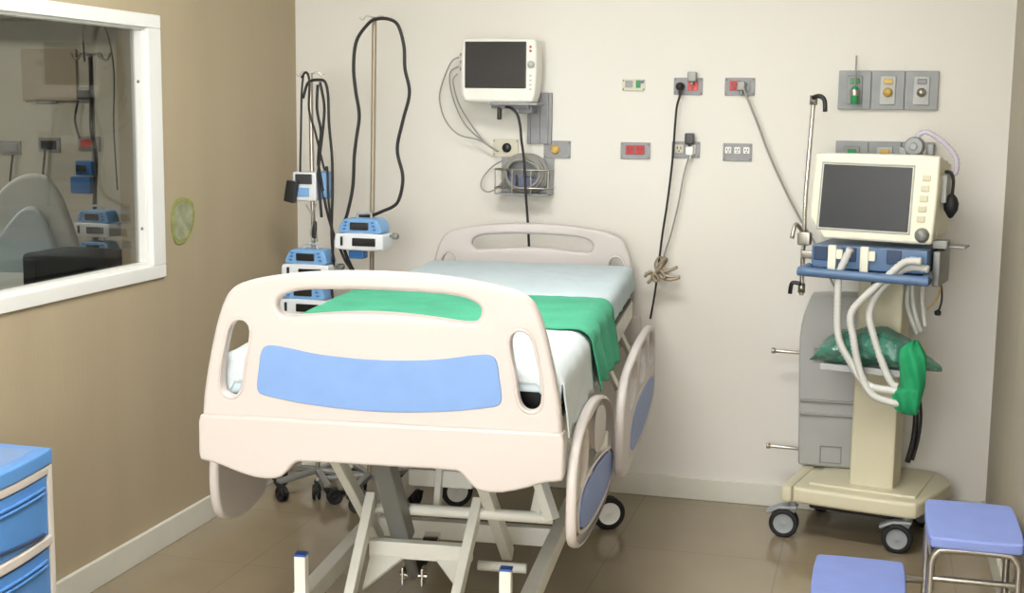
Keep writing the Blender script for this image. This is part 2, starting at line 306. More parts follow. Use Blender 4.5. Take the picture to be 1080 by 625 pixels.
# ---------------------------------------------------------------- hospital bed
BYAW=.096; BO=(-1.117,2.88,0)
bed=thing('hospital_bed','raised beige plastic hospital bed with blue end panel, side rails and scissor lift frame','hospital bed',BO,BYAW)
body=mir([(0,1.222),(.13,1.218),(.24,1.206),(.32,1.190),(.362,1.170),(.382,1.140),(.402,1.08),(.418,1.01),(.432,.94),(.440,.88),(.441,.80),(.441,.77),(0,.77)])
# mirrored half outline -> closed polygon
def half(h): return h+[(-a,b) for a,b in reversed(h) if a>1e-6]
body=half([(0,1.222),(.13,1.218),(.24,1.206),(.32,1.190),(.360,1.172),(.382,1.140),(.402,1.08),(.418,1.01),(.432,.94),(.440,.88),(.441,.80),(.441,.775),(0,.775)])
slot=half([(0,1.178),(.13,1.175),(.205,1.169),(.24,1.153),(.249,1.138),(.243,1.118),(.225,1.107),(.16,1.114),(.08,1.122),(0,1.125)])
side=[(.318,1.075),(.330,1.092),(.348,1.094),(.366,1.080),(.376,1.04),(.387,.985),(.391,.935),(.384,.913),(.366,.905),(.348,.912),(.337,.935),(.331,.99),(.320,1.04)]
sideL=[(-a,b) for a,b in side][::-1]
lower=half([(0,.862),(.30,.862),(.43,.862),(.447,.856),(.448,.80),(.448,.75),(.435,.744),(.405,.741),(.345,.719),(.29,.707),(.245,.711),(.228,.725),(.205,.752),(.19,.757),(0,.757)])
blue=half([(0,1.012),(.05,1.013),(.148,1.019),(.24,1.036),(.275,1.037),(.288,1.02),(.293,.98),(.300,.935),(.294,.918),(.27,.912),(.19,.899),(.08,.890),(0,.888)])
def ends(nm,y0,dz,sgn,label=None):
    sh=lambda p:[(a,b+dz) for a,b in p]
    o=sheet_mesh([chaikin(sh(body)),chaikin(sh(slot)),chaikin(sh(side)),chaikin(sh(sideL))],.040,.011,nm,'bed_plastic',bed,'XZ',y0+.022)
    lo=sheet_mesh([chaikin(sh(lower),1)],.058,.008,'end_board_skirt','bed_plastic',o,'XZ',y0+.022)
    ins=sheet_mesh([chaikin(sh(blue),2)],.006,.002,'blue_panel','bed_blue',o,'XZ',y0+.022-sgn*.0205)
    for sd in (side,sideL):
        bm=bmesh.new(); tube(bm,[(a,y0+.022-sgn*.017,b+dz) for a,b in chaikin([( (a-(.355 if a>0 else -.355))*1.16+(.355 if a>0 else -.355),(b-1.0)*1.04+1.0) for a,b in sd],1)],.0045,6,True,0)
        finish(bm,'slot_rim','bed_plastic',o)
    return o
fb=ends('footboard',0,0,1)
hb=ends('headboard',2.30,-.075,1)
# side rails
def rail(nm,out,holes,bl,x,th,sx):
    P=[chaikin(out,2)]+[chaikin(h,2) for h in holes]
    r=sheet_mesh(P,th,.010,nm,'bed_plastic',bed,'YZ',sx*x)
    p=sheet_mesh([chaikin(bl,2)],th*.62,.003,'rail_inset','rail_blue' if sx>0 else 'grey_light',r,'YZ',sx*(x+.008))
    if sx>0: p['label']='blue inset'
    else: p['label']='grey inner face of the lowered rail'
    bm=bmesh.new()
    b2=chaikin([( (a-sum(q[0] for q in bl)/len(bl))*1.10+sum(q[0] for q in bl)/len(bl),(b-sum(q[1] for q in bl)/len(bl))*1.22+sum(q[1] for q in bl)/len(bl)) for a,b in bl],2)
    tube(bm,[(sx*(x+th/2-.002),a,b) for a,b in b2],.005,6,True,0)
    finish(bm,'rail_moulding','bed_plastic',r)
    return r
fr_out=[(.015,.70),(.02,.60),(.07,.56),(.20,.525),(.42,.498),(.62,.480),(.80,.478),(.90,.50),(.93,.58),(.925,.68),(.87,.745),(.72,.80),(.50,.846),(.30,.856),(.12,.832),(.03,.785)]
fr_h=[[(.10,.795),(.16,.820),(.22,.815),(.25,.78),(.245,.715),(.17,.70),(.10,.705),(.085,.75)],
      [(.42,.815),(.52,.805),(.64,.775),(.68,.735),(.64,.69),(.52,.70),(.42,.715),(.39,.77)]]
fr_b=[(.09,.66),(.20,.678),(.45,.665),(.72,.63),(.86,.60),(.87,.55),(.80,.525),(.60,.530),(.40,.545),(.20,.575),(.10,.605)]
rail('foot_side_rail',fr_out,fr_h,fr_b,.463,.026,1)
lf=lambda P:[(a+.10,b) for a,b in P]
rail('foot_side_rail',lf([(.02,.70),(.025,.60),(.06,.545),(.16,.515),(.30,.512),(.39,.545),(.41,.62),(.41,.78),(.37,.84),(.20,.86),(.06,.83)]),[lf([(.10,.80),(.20,.815),(.33,.80),(.34,.73),(.20,.71),(.10,.72)])],lf([(.08,.66),(.20,.675),(.35,.66),(.36,.60),(.30,.555),(.18,.552),(.09,.58)]),.466,.026,-1)
hr_out=[(.84,.52),(.82,.62),(.84,.74),(.95,.805),(1.10,.818),(1.45,.828),(1.95,.808),(2.18,.765),(2.24,.68),(2.23,.52),(2.15,.465),(1.75,.445),(1.28,.470),(.98,.490)]
hr_h=[[(1.02,.79),(1.12,.80),(1.30,.80),(1.32,.74),(1.28,.68),(1.06,.68),(1.01,.72)],
      [(1.42,.80),(1.58,.80),(1.74,.795),(1.76,.73),(1.72,.67),(1.48,.675),(1.42,.72)],
      [(1.86,.785),(1.98,.775),(2.12,.755),(2.16,.69),(2.08,.64),(1.92,.66),(1.86,.71)]]
hr_b=[(1.08,.60),(1.22,.645),(1.55,.64),(1.95,.61),(2.14,.58),(2.13,.52),(2.00,.495),(1.65,.485),(1.25,.51),(1.09,.54)]
rail('head_side_rail',hr_out,hr_h,hr_b,.500,.028,1)
hl=lambda P:[(.60+(a-.94)*1.25,b+.04) for a,b in P]
rail('head_side_rail',hl(hr_out),[hl(h) for h in hr_h],hl(hr_b),.480,.028,-1)
# rail support arms, deck frame, lift
for sx in (1,-1):
    for y in (.30,.70,1.30,1.85):
        bm=bmesh.new()
        beam(bm,(sx*.40,y,.80),(sx*.452,y+.04,.68),.03,.014)
        box(bm,(sx*.46,y+.04,.66),(.03,.05,.05))
        finish(bm,'rail_arm','bed_steel',bed)
bm=bmesh.new()
for sx in (1,-1): box(bm,(sx*.395,1.17,.815),(.04,2.22,.07))
for y in (.10,.62,1.2,1.75,2.22): box(bm,(0,y,.815),(.78,.04,.06))
finish(bm,'deck_frame','bed_steel',bed)
for y0,y1 in ((.08,.60),(.63,1.10),(1.13,1.45),(1.48,2.24)):
    bm=bmesh.new(); box(bm,(0,(y0+y1)/2,.858),(.82,y1-y0,.018)); finish(bm,'deck_panel','deck_dark',bed)
bm=bmesh.new()
for sx in (1,-1): box(bm,(sx*.30,1.17,.28),(.045,1.95,.055),None,.006)
finish(bm,'base_side_rail','bed_steel',bed)
def cross(nm,a,b,w,h,m='bed_steel',bev=.005):
    bm=bmesh.new(); beam(bm,a,b,w,h,bev); return finish(bm,nm,m,bed)
cross('base_cross_member',(-.29,1.02,.272),(.29,1.02,.272),.035,.06)
cross('base_cross_member',(-.29,2.05,.272),(.29,2.05,.272),.035,.05)
cross('base_cross_member',(-.29,.27,.272),(.29,.27,.272),.035,.05)
# foot posts with blue caps
for sx,xx in ((1,.270),(-1,-.278)):
    bm=bmesh.new(); box(bm,(xx,.25,.275),(.031,.031,.315),None,.003); p=finish(bm,'foot_post','bed_steel',bed)
    bm=bmesh.new(); box(bm,(xx,.25,.4345),(.032,.032,.007),None,.002); c=finish(bm,'post_cap','blue_cap',p); c['label']='blue plastic cap'
# scissor arms
def arm(a,b,w=.032,h=.045,m='bed_steel'):
    bm=bmesh.new(); beam(bm,a,b,w,h,.004); return finish(bm,'lift_arm',m,bed)
arm((-.185,.60,.50),(-.185,.36,.26),.028,.04); arm((.115,.66,.485),(.098,.40,.24),.028,.04)
arm((-.232,.32,.735),(-.236,.86,.28),.028,.04); arm((.150,.32,.765),(.158,.92,.24),.034,.045)
bm=bmesh.new(); tube(bm,[(-.19,.64,.452),(.335,.64,.452)],.017,12,sm=0); finish(bm,'cross_tube','bed_steel',bed)
bm=bmesh.new(); tube(bm,[(.10,.74,.262),(.245,.74,.262)],.015,12,sm=0); finish(bm,'cross_tube','bed_steel',bed)
# gusset plate between the front arms
bm=bmesh.new(); box(bm,(-.04,.60,.345),(.30,.035,.05),None,.004)
for a,sg in ((-.185,1),(.105,-1)):
    vs=[bm.verts.new(Vector(v)) for v in ((a,.585,.33),(a+sg*.10,.585,.33),(a,.50,.255),(a,.592,.322),(a+sg*.10,.592,.322),(a,.507,.247))]
    for f in ((0,1,2),(5,4,3),(0,3,4,1),(1,4,5,2),(2,5,3,0)): bm.faces.new([vs[k] for k in f])
bmesh.ops.recalc_face_normals(bm,faces=bm.faces)
finish(bm,'gusset_plate','bed_steel',bed)
# actuator
bm=bmesh.new(); beam(bm,(-.125,.48,.66),(-.105,.655,.36),.062,.055,.012); a=finish(bm,'lift_actuator','grey_steel',bed)
bm=bmesh.new(); tube(bm,[(-.107,.645,.38),(-.098,.745,.215)],.017,12,sm=0); finish(bm,'piston','grey_steel',a)
bm=bmesh.new()
for dx in (-.03,.03): box(bm,(-.098+dx,.745,.215),(.008,.045,.055),None,.003)
tube(bm,[(-.14,.745,.215),(-.056,.745,.215)],.009,10,sm=0)
beam(bm,(-.098,.755,.20),(-.098,1.0,.26),.05,.02)
finish(bm,'clevis','chrome',a)
bm=bmesh.new(); box(bm,(-.03,.86,.50),(.20,.12,.055),None,.008); finish(bm,'motor_box','bed_steel',bed)
for q in (((-.03,.80,.55),(-.04,.80,.40),.035,.02),((.30,.66,.53),(.285,.64,.44),.04,.02),((.30,.62,.56),(.34,.60,.46),.035,.03)):
    bm=bmesh.new(); beam(bm,*q); finish(bm,'link_plate','bed_steel',bed)
for q in (((.0,.9,.66),(.5,.12,.10)),((-.15,.55,.68),(.14,.10,.12))):
    bm=bmesh.new(); box(bm,q[0],q[1],None,.01); finish(bm,'motor_housing','grey_steel',bed)
# casters
def caster(parent,x,y,zt,ang,r=.062,hub='bed_steel',fork='caster_grey',tw=.016,gap=.014):
    # twin wheel caster : stem top at zt
    root=bpy.data.objects.new('caster',None); col.objects.link(root); root.parent=parent; root.location=(x,y,0); root.rotation_euler=(0,0,ang)
    for k,sx in enumerate((-1,1)):
        bm=bmesh.new()
        mt=T((sx*gap,.03,r))@Matrix.Rotation(PI/2,4,'Y')
        w=tw/2
        prof=[(0,-w*.7),(r*.25,-w*.7),(r*.27,-w*.5),(r*.66,-w*.5),(r*.68,-w),(r*.93,-w),(r,-w*.6),(r,w*.6),(r*.93,w),(r*.68,w),(r*.66,w*.5),(r*.27,w*.5),(r*.25,w*.7),(0,w*.7)]
        mi=[1,1,1,1,0,0,0,0,0,1,1,1,1]
        lathe(bm,prof,mt,32,mi); finish(bm,'wheel',['black_rubber',hub],root,sharp=30)
    bm=bmesh.new()
    tube(bm,[(0,0,r*2.05),(0,0,zt)],.014,12,sm=0)
    beam(bm,(0,-.012,r*2.05),(0,.075,r*1.25),.022,.02,.006)
    tube(bm,[(-gap-tw*.6,.03,r),(gap+tw*.6,.03,r)],.006,8,sm=0)
    beam(bm,(0,0,r*2.0),(0,.03,r),.012,.03,.004)
    finish(bm,'fork',fork,root)
    return root
caster(bed,.335,1.97,.26,-1.15,.064,'frame_white','bed_steel'); caster(bed,-.30,2.14,.26,-1.15,.064,'frame_white','bed_steel')
caster(bed,.27,.25,.13,2.6,.06,'frame_white','bed_steel'); caster(bed,-.278,.25,.13,3.0,.06,'frame_white','bed_steel')
# ---------------------------------------------------------------- mattress and cloths (own things, same frame)
def child_frame(name,label,cat,group=None): return thing(name,label,cat,BO,BYAW,group)
bm=bmesh.new(); box(bm,(0,1.175,.927),(.80,2.14,.112),None,.03)
o=finish(bm,'mattress','black_vinyl'); o.location=BO; o.rotation_euler=(0,0,BYAW); tag(o,'black vinyl mattress under the white sheet on the hospital bed','mattress')
def cloth(name,m,label,cat,y0,y1,ztop,hw,dropR,dropL,flare=.02,foot=0,head=0,amp=.004,fs=7,th=.004,seed=0,puff=0,nu=90,nv=None,hem=.02,skew=0,rc=.03,wav=1):
    nv=nv or max(24,int((y1-y0)*60)); bm=bmesh.new(); grid=[]
    # arc-length profile across the bed
    def across(s,y):  # s in metres from centre
        a=abs(s); sg=1 if s>0 else -1; flat=hw-rc
        if a<=flat: return sg*a,0
        q=a-flat; arc=rc*PI/2
        if q<=arc:
            t=q/rc; return sg*(flat+rc*math.sin(t)),-rc*(1-math.cos(t))
        q-=arc; return sg*(hw+flare*min(1,q/.12)),-rc-q
    for j in range(nv+1):
        y=y0+(y1-y0)*j/nv; row=[]
        nR=dropR+hem*noise.noise(Vector((y*5,seed,1)))+skew*(j/nv); nL=dropL+hem*noise.noise(Vector((y*5,seed,9)))
        fl=hw-rc+rc*PI/2
        sR=fl+max(0,nR-rc); sL=-(fl+max(0,nL-rc))
        for i in range(nu+1):
            sv=sL+(sR-sL)*i/nu; x,dz=across(sv,y)
            edge=max(0,abs(x)-hw+.06)/.06
            w=noise.noise(Vector((x*fs,y*fs*1.3,seed+dz*6)))*amp + noise.noise(Vector((x*fs*2.7,y*fs*2.2,seed+4+dz*10)))*amp*.45
            z=ztop+dz+(w if dz>-.02 else w*.3)
            if puff: z+=puff*math.cos(min(1,abs(x)/hw)*PI/2)*math.sin(PI*min(1,max(0,(y-y0)/(y1-y0))))**.5
            if dz<-.02: x+= (1 if x>0 else -1)*(abs(w)*1.5+ .008*wav*math.sin(y*38+seed)*min(1,-dz/.1))
            yy=y
            row.append(Vector((x,yy,z)))
        grid.append(row)
    def foldend(row,dist,dr,steps=8):
        out=[]
        for k in range(1,steps+1):
            q=dist*k/steps; r=.025
            if q<r*PI/2: dy=r*math.sin(q/r); dz=-r*(1-math.cos(q/r))
            else: dy=r; dz=-r-(q-r*PI/2)
            out.append([Vector((v.x,v.y+dr*dy,v.z+dz*(1+.9*max(0,min(1,-v.x/.4))+(2.2 if dist<.055 and dr<0 else .5)*max(0,min(1,(abs(v.x)-.38)/.02))) if v.z>ztop-.03 else v.z)) for v in row])
        return out
    if foot: grid=foldend(grid[0],foot,-1)[::-1]+grid
    if head: grid=grid+foldend(grid[-1],head,1)
    V=[[bm.verts.new(v) for v in r] for r in grid]
    for j in range(len(V)-1):
        for i in range(nu): bm.faces.new((V[j][i],V[j][i+1],V[j+1][i+1],V[j+1][i]))
    bmesh.ops.recalc_face_normals(bm,faces=bm.faces)
    o=finish(bm,name,m,None,sharp=180,wn=False)
    if o.data.polygons[len(o.data.polygons)//2].normal.z<0: o.data.flip_normals()
    sd=o.modifiers.new('th','SOLIDIFY'); sd.thickness=th; sd.offset=1
    o.location=BO; o.rotation_euler=(0,0,BYAW); tag(o,label,cat); return o
cloth('bed_sheet','sheet','pale blue white sheet covering the bed mattress up to the headboard','sheet',.078,2.245,.988,.415,.085,.085,foot=.06,head=.05,amp=.004,seed=2,flare=.012,hem=.01,wav=.2)
cloth('white_blanket','sheet_white','white quilted blanket draped over the foot of the bed, in front of the green one','blanket',.074,.70,.998,.434,.165,.155,foot=.05,amp=.004,seed=5,flare=.010,wav=.4,fs=6,hem=.025,puff=.018,rc=.05)
cloth('green_blanket','green_cloth','green cloth blanket folded across the middle of the bed','blanket',.57,1.19,1.008,.440,.165,.12,amp=.004,seed=11,flare=.022,fs=8,hem=.02,rc=.045,skew=.02)
# ---------------------------------------------------------------- infusion stands and pumps
def stand(x,y,h,m,label,lean=0,hooks=2,rot=0,la=.4,ll=.24):
    t=thing('iv_stand',label,'IV stand',(x,y,0),rot,None)
    bm=bmesh.new(); tube(bm,[(0,0,.09),(lean*.5,0,h*.5),(lean,0,h)],.0095,12,sm=0); finish(bm,'pole',m,t)
    bm=bmesh.new()
    for k in range(hooks):
        a=PI*k+.3
        p=[(lean,0,h-.005),(lean+.03*math.cos(a),.03*math.sin(a),h+.004),(lean+.045*math.cos(a),.045*math.sin(a),h-.012),(lean+.058*math.cos(a),.058*math.sin(a),h-.004)]
        tube(bm,p,.0035,6)
    finish(bm,'hook','chrome_dull',t)
    for k in range(5):
        a=2*PI*k/5+la; bm=bmesh.new(); beam(bm,(0,0,.095),(ll*math.cos(a),ll*math.sin(a),.075),.03,.022,.006); finish(bm,'base_leg','grey_steel',t)
        caster(t,(ll-.005)*math.cos(a),(ll-.005)*math.sin(a),.072,a,.032,'black_rubber','black_plastic',.012,.01)
    return t
S1=(-2.205,5.0); S2=(-1.975,5.0)
stand(S1[0],S1[1],1.735,'chrome_dull','short chrome IV stand in the left corner carrying three pumps',-.018,2,0,.3,.19)
stand(S2[0],S2[1],1.955,'pole_tan','tall tan IV stand to the left of the headboard carrying one pump',.028,2,0,.95,.22)
def pump(x,y,z,label,w=.205):
    t=thing('infusion_pump',label,'infusion pump',(x,y,z),0,None)
    # white lower body
    k=w/.205
    out=[(-.10*k,0),(.10*k,0),(.103*k,.018),(.103*k,.058),(.092*k,.068),(-.092*k,.068),(-.103*k,.058),(-.103*k,.018)]
    b=sheet_mesh([chaikin(out,1)],.12,.006,'housing','pump_white',t,'XZ',-.06)
    top=[(-.088*k,.066),(.09*k,.066),(.094*k,.080),(.078*k,.118),(.066*k,.126),(-.058*k,.126),(-.074*k,.115),(-.092*k,.080)]
    sheet_mesh([chaikin(top,1)],.10,.006,'control_face','pump_blue',t,'XZ',-.062)
    bm=bmesh.new(); box(bm,(.0,-.114,.096),(.078*k,.008,.030),None,.003); finish(bm,'display','screen',t)
    bm=bmesh.new(); box(bm,(.022*k,-.121,.034),(.098*k,.008,.032),None,.003); finish(bm,'door_window','pump_window',t)
    bm=bmesh.new(); box(bm,(-.072*k,-.121,.036),(.010,.008,.036),None,.002); finish(bm,'latch','black_plastic',t)
    for sg in (-1,1):
        bm=bmesh.new()
        for i in range(3): box(bm,(sg*(.056*k+.004*i),-.1135,.112-.014*i),(.012,.006,.006),None,.001)
        finish(bm,'keypad','pump_blue_dark',t)
    bm=bmesh.new(); box(bm,(0,.03,.06),(.05,.06,.06),None,.006); finish(bm,'pole_clamp','black_plastic',t)
    bm=bmesh.new(); lathe(bm,[(0,.024),(.010,.024),(.013,.018),(.013,.002),(.006,0),(.006,-.01)],T((.113*k,-.04,.055),ry=PI/2),16); finish(bm,'knob','grey_steel',t)
    bm=bmesh.new(); tube(bm,[(-.03,-.06,.124),(-.028,-.06,.142),(.0,-.06,.146),(.028,-.06,.142),(.03,-.06,.124)],.005,8); finish(bm,'carry_handle','grey_light',t)
    return t
pump(-1.968,4.995,1.040,'blue and white infusion pump on the tall tan IV stand, level with the headboard top')
pump(-2.200,4.995,.908,'blue and white infusion pump on the short stand, showing just above the footboard edge')
pump(-2.212,4.995,.765,'lowest blue and white infusion pump, seen through the handle slot of the footboard')
bm=bmesh.new(); box(bm,(-1.990,4.925,1.022),(.066,.05,.036),None,.006); tag(finish(bm,'battery_box','pump_blue_dark'),'small blue box hanging under the pump on the tall IV stand','box')
# upper small pump
t=thing('infusion_pump','small white and blue pump with dark screen high on the short IV stand','infusion pump',(-2.215,4.97,1.225))
bm=bmesh.new(); box(bm,(-.01,0,.058),(.105,.07,.116),None,.008); finish(bm,'housing','pump_white',t)
bm=bmesh.new(); box(bm,(-.012,-.037,.088),(.072,.008,.040),None,.003); finish(bm,'display','screen_grey',t)
bm=bmesh.new(); box(bm,(-.018,-.037,.036),(.06,.008,.036),None,.003); finish(bm,'keypad','pump_blue',t)
bm=bmesh.new(); box(bm,(.067,.0,.064),(.036,.06,.112),None,.008); box(bm,(.080,-.01,.03),(.03,.05,.03),None,.006); finish(bm,'side_module','pump_blue',t)
bm=bmesh.new(); box(bm,(0,.03,.05),(.04,.03,.04),None,.004); finish(bm,'pole_clamp','black_plastic',t)
bm=bmesh.new(); box(bm,(0,0,0),(.048,.03,.088),(0,.18,0),.006); o=finish(bm,'power_adapter','black_plastic'); o.location=(-2.272,4.915,1.263); tag(o,'black power adapter hanging at the left side of the small pump','adapter')
labs=['outermost black cable looped over the hooks of the short stand on its left','black cable crossing down the short IV stand behind the small pump','black cable looped over the short stand and hanging on its right side','black cable hanging in the middle of the cable bunch on the short stand','black cable running from the short stand hooks down past the pumps to lower right','thin grey cable between the small pump and the middle pump, curving right','thin grey cable between the small pump and the middle pump, curving left']
for i,p in enumerate(G['cab1']):
    bm=bmesh.new(); tube(bm,[(a,b-.01*(i%3),c) for a,b,c in p],[.0045,.005,.006,.006,.006,.0035,.0035][i],8); tag(finish(bm,'hanging_cable','cable_black' if i<5 else 'cable_grey'),labs[i],'cable','cables hanging on the short IV stand')
bm=bmesh.new(); box(bm,(-2.186,4.94,1.11),(.022,.02,.07),None,.006); tag(finish(bm,'cable_plug','black_plastic'),'black plug hanging between the small pump and the middle pump','plug')
bm=bmesh.new(); tube(bm,G['hose2'],.0068,10); tag(finish(bm,'power_cable','cable_black'),'thick black cable looped over the top of the tall IV stand','cable')
# ---------------------------------------------------------------- patient monitor on the wall
MON=t=thing('patient_monitor','white patient monitor with black screen mounted high on the wall','monitor',(-1.505,5.28,1.755))
out=[(-.156,-.124),(-.10,-.128),(.13,-.128),(.152,-.122),(.163,0),(.160,.118),(.140,.128),(-.12,.130),(-.155,.127),(-.160,.0)]
sheet_mesh([chaikin(out,1)],.10,.012,'casing','monitor_white',t,'XZ',0)
bm=bmesh.new(); box(bm,(-.010,-.049,.022),(.258,.010,.186),None,.003); finish(bm,'screen','screen',t)
bm=bmesh.new(); lathe(bm,[(0,.018),(.011,.018),(.014,.012),(.014,0)],T((.140,-.05,.025),rx=PI/2),20); finish(bm,'control_knob','grey_light',t)
for z in (.094,.078):
    bm=bmesh.new(); box(bm,(.136,-.051,z),(.009,.006,.009),None,.002); finish(bm,'alarm_button','red',t)
for k in range(4):
    bm=bmesh.new(); box(bm,(.137,-.051,-.02-.018*k),(.010,.004,.006),None,.001); finish(bm,'button','grey_light',t)
for k in range(3):
    bm=bmesh.new(); lathe(bm,[(0,.014),(.006,.014),(.007,0)],T((-.158,-.01,.066-.03*k),ry=-PI/2),12); finish(bm,'lead_port','cable_grey',t)
t=thing('monitor_wall_arm','grey metal wall channel and arm bracket holding the patient monitor','wall bracket',(-1.385,5.389,1.475))
bm=bmesh.new(); box(bm,(.02,-.008,.09),(.105,.014,.21),None,.003)
for dx in (-.02,.02,.055): box(bm,(dx,-.018,.09),(.008,.012,.208),None,.002)
finish(bm,'wall_channel','plate_grey',t)
bm=bmesh.new(); box(bm,(-.02,-.055,.125),(.06,.08,.03),None,.004); box(bm,(-.08,-.085,.135),(.16,.06,.014),None,.003); box(bm,(-.05,-.11,.147),(.20,.11,.012),None,.003); finish(bm,'swivel_arm','plate_grey',t)
bm=bmesh.new(); box(bm,(-.125,-.11,.108),(.014,.03,.05),None,.004); finish(bm,'clamp_lever','black_plastic',t)
def local(t,P): return [tuple(a-b for a,b in zip(p,t.location)) for p in P]
for i,p in enumerate(G['leads']):
    bm=bmesh.new(); tube(bm,local(MON,p),.0032,8); q=finish(bm,'sensor_lead','cable_grey',MON); q['label']='thin grey lead'
bm=bmesh.new(); tube(bm,local(MON,[(x,(5.25 if z>1.5 else 5.24),z) for x,y,z in G['moncord']]),.0055,8); q=finish(bm,'power_cord','cable_black',MON); q['label']='black power cord'
# basket with coiled leads
t=thing('wall_basket','shallow grey metal wall basket under the monitor holding coiled leads','basket',(-1.415,5.385,1.25))
bm=bmesh.new(); box(bm,(0,-.002,.075),(.226,.004,.15),None,.001); box(bm,(0,-.05,.004),(.226,.10,.006),None,.001); finish(bm,'back_plate','plate_steel',t)
bm=bmesh.new()
for z in (.105,.03): tube(bm,[(-.113,0,z),(-.113,-.10,z),(.113,-.10,z),(.113,0,z)],.0035,8,sm=0)
for x in (-.113,-.04,.04,.113): tube(bm,[(x,-.10,.105),(x,-.10,.004)],.003,6,sm=0)
finish(bm,'wire_front','chrome_dull',t)
bm=bmesh.new(); rnd=random.Random(3)
for k in range(7):
    rx=.078+.006*rnd.random()+.004*k-.01; cy=5.31+.009*k-.01
    p=[(-1.418+rx*math.cos(a)+.006*rnd.random(),cy+.004*math.sin(2*a),1.333+(rx*.86)*math.sin(a)+.006*rnd.random()) for a in [2*PI*i/12 for i in range(12)]]
    tube(bm,p,.0042,8,True,5)
tag(finish(bm,'coiled_lead','cable_grey'),'coil of grey monitor leads resting in the wall basket','cable')
bm=bmesh.new(); box(bm,(0,0,0),(.10,.03,.05),(0,.1,0),.012); box(bm,(-.075,0,.01),(.03,.03,.05),None,.008); D('cuff_grey',s(112,118,145),.7); o=finish(bm,'cuff_pouch','cuff_grey'); o.location=(-1.39,5.34,1.30); tag(o,'dull blue cuff lying inside the coil of leads in the basket','cuff')
# ---------------------------------------------------------------- wall sockets
def plate(x,z,w,h,label,m='plate_grey',cat='socket',name='wall_socket',d=.008):
    t=thing(name,label,cat,(x,WY,z)); bm=bmesh.new(); box(bm,(0,-d/2,0),(w,d,h),None,.002); p=finish(bm,'face_plate',m,t)
    bm=bmesh.new()
    for sx in (-1,1): lathe(bm,[(0,.0022),(.003,.002),(.0035,0)],T((sx*w*.44,-d,h*.38),rx=PI/2),10); lathe(bm,[(0,.0022),(.003,.002),(.0035,0)],T((sx*w*.44,-d,-h*.38),rx=PI/2),10)
    finish(bm,'screw','grey_steel',p)
    return t
def outlet(t,x,z,w,h,m,slots=True,d=.008,nm='outlet'):
    bm=bmesh.new(); box(bm,(x,-d-.003,z),(w,.008,h),None,.002); o=finish(bm,nm,m,t)
    if slots:
        bm=bmesh.new()
        for sx in (-1,1): box(bm,(x+sx*w*.2,-d-.0075,z+h*.1),(.0035,.002,h*.32),None,0)
        lathe(bm,[(0,.0012),(.003,.001),(.003,0)],T((x,-d-.0068,z-h*.26),rx=PI/2),8)
        finish(bm,'socket_slot','black_plastic',o)
    return o
t=plate(-.976,1.704,.094,.046,'broken outlet without a cover plate, top left of the socket grid','outlet_beige')
outlet(t,-.018,.004,.03,.026,'plate_steel',False); outlet(t,.020,.004,.018,.03,'green_out',False); outlet(t,.036,.012,.012,.012,'steel_blue',False)
t=plate(-.754,1.700,.116,.068,'grey wall plate with red outlet and round black plug, top middle of the grid')
outlet(t,.020,.002,.040,.036,'red_hot')
t=plate(-.549,1.700,.118,.070,'grey wall plate with dark red outlet and grey cord, top right of the grid')
outlet(t,-.020,.004,.038,.038,'red'); outlet(t,.022,.004,.038,.038,'plate_steel')
t=plate(-.962,1.439,.122,.068,'grey wall plate with two red outlets, bottom left of the grid')
outlet(t,-.020,.004,.036,.036,'red'); outlet(t,.020,.004,.036,.036,'red')
t=plate(-.756,1.447,.114,.066,'grey wall plate with black plug on its rim, bottom middle of the grid')
outlet(t,-.026,.004,.034,.034,'outlet_beige'); outlet(t,.022,.002,.036,.036,'frame_white')
t=plate(-.549,1.441,.115,.070,'grey wall plate with three empty pale outlets, bottom right of the grid')
for dx in (-.036,0,.036): outlet(t,dx,.008,.024,.026,'frame_white')
t=plate(-1.512,1.441,.112,.074,'white plate with round black socket left of the wire basket','outlet_beige')
bm=bmesh.new(); lathe(bm,[(0,.012),(.012,.012),(.019,.008),(.02,0)],T((.006,-.008,0),rx=PI/2),24); finish(bm,'round_socket','black_plastic',t)
t=plate(-1.290,1.438,.114,.072,'grey plate with a brass yellow knob right of the wire basket','plate_grey')
bm=bmesh.new(); lathe(bm,[(0,.014),(.014,.014),(.018,.008),(.019,0)],T((-.008,-.008,0),rx=PI/2),20); finish(bm,'outlet_knob','yellow',t)
# plugs
def plug(x,z,m,label,r=.018,L=.035,box_=None):
    t=thing('power_plug',label,'plug',(x,WY-.016,z)); bm=bmesh.new()
    if box_: box(bm,(0,-.018,0),box_,None,.005)
    else: lathe(bm,[(0,L),(r*.6,L),(r*.95,L*.75),(r,.004),(r*.9,0)],T((0,.0,0),rx=PI/2),20)
    finish(bm,'plug_body',m,t); bm=bmesh.new(); box(bm,(0,-.018,-.024),(.012,.012,.016),None,.003); finish(bm,'strain_relief',m,t); return t
P1=plug(-.783,1.698,'black_plastic','round black plug in the top middle plate with long black cord hanging to the bedside')
plug(-.735,1.737,'grey_steel','grey plug block on the upper rim of the top middle socket plate',box_=(.036,.034,.038))
P3=plug(-.540,1.702,'grey_steel','grey plug in the top right plate, its cord slanting down behind the ventilator',box_=(.032,.034,.036))
plug(-.738,1.492,'black_plastic','square black plug block on the rim of the bottom middle plate',box_=(.036,.036,.044))
P5=plug(-.736,1.444,'frame_white','white plug in the bottom middle plate with thin pale cord to the tied bundle',box_=(.03,.03,.034))
for t,g,r_,m_ in ((P1,'blackcord',.0045,'cable_black'),(P5,'greycord',.0035,'cable_grey'),(P3,'ventcord',.0045,'cable_grey')):
    bm=bmesh.new(); tube(bm,local(t,G[g]),r_,8); finish(bm,'cord',m_,t)
bm=bmesh.new()
for i,p in enumerate(G['tie']): tube(bm,[(a,b-.01*i,c) for a,b,c in p],.0065,8)
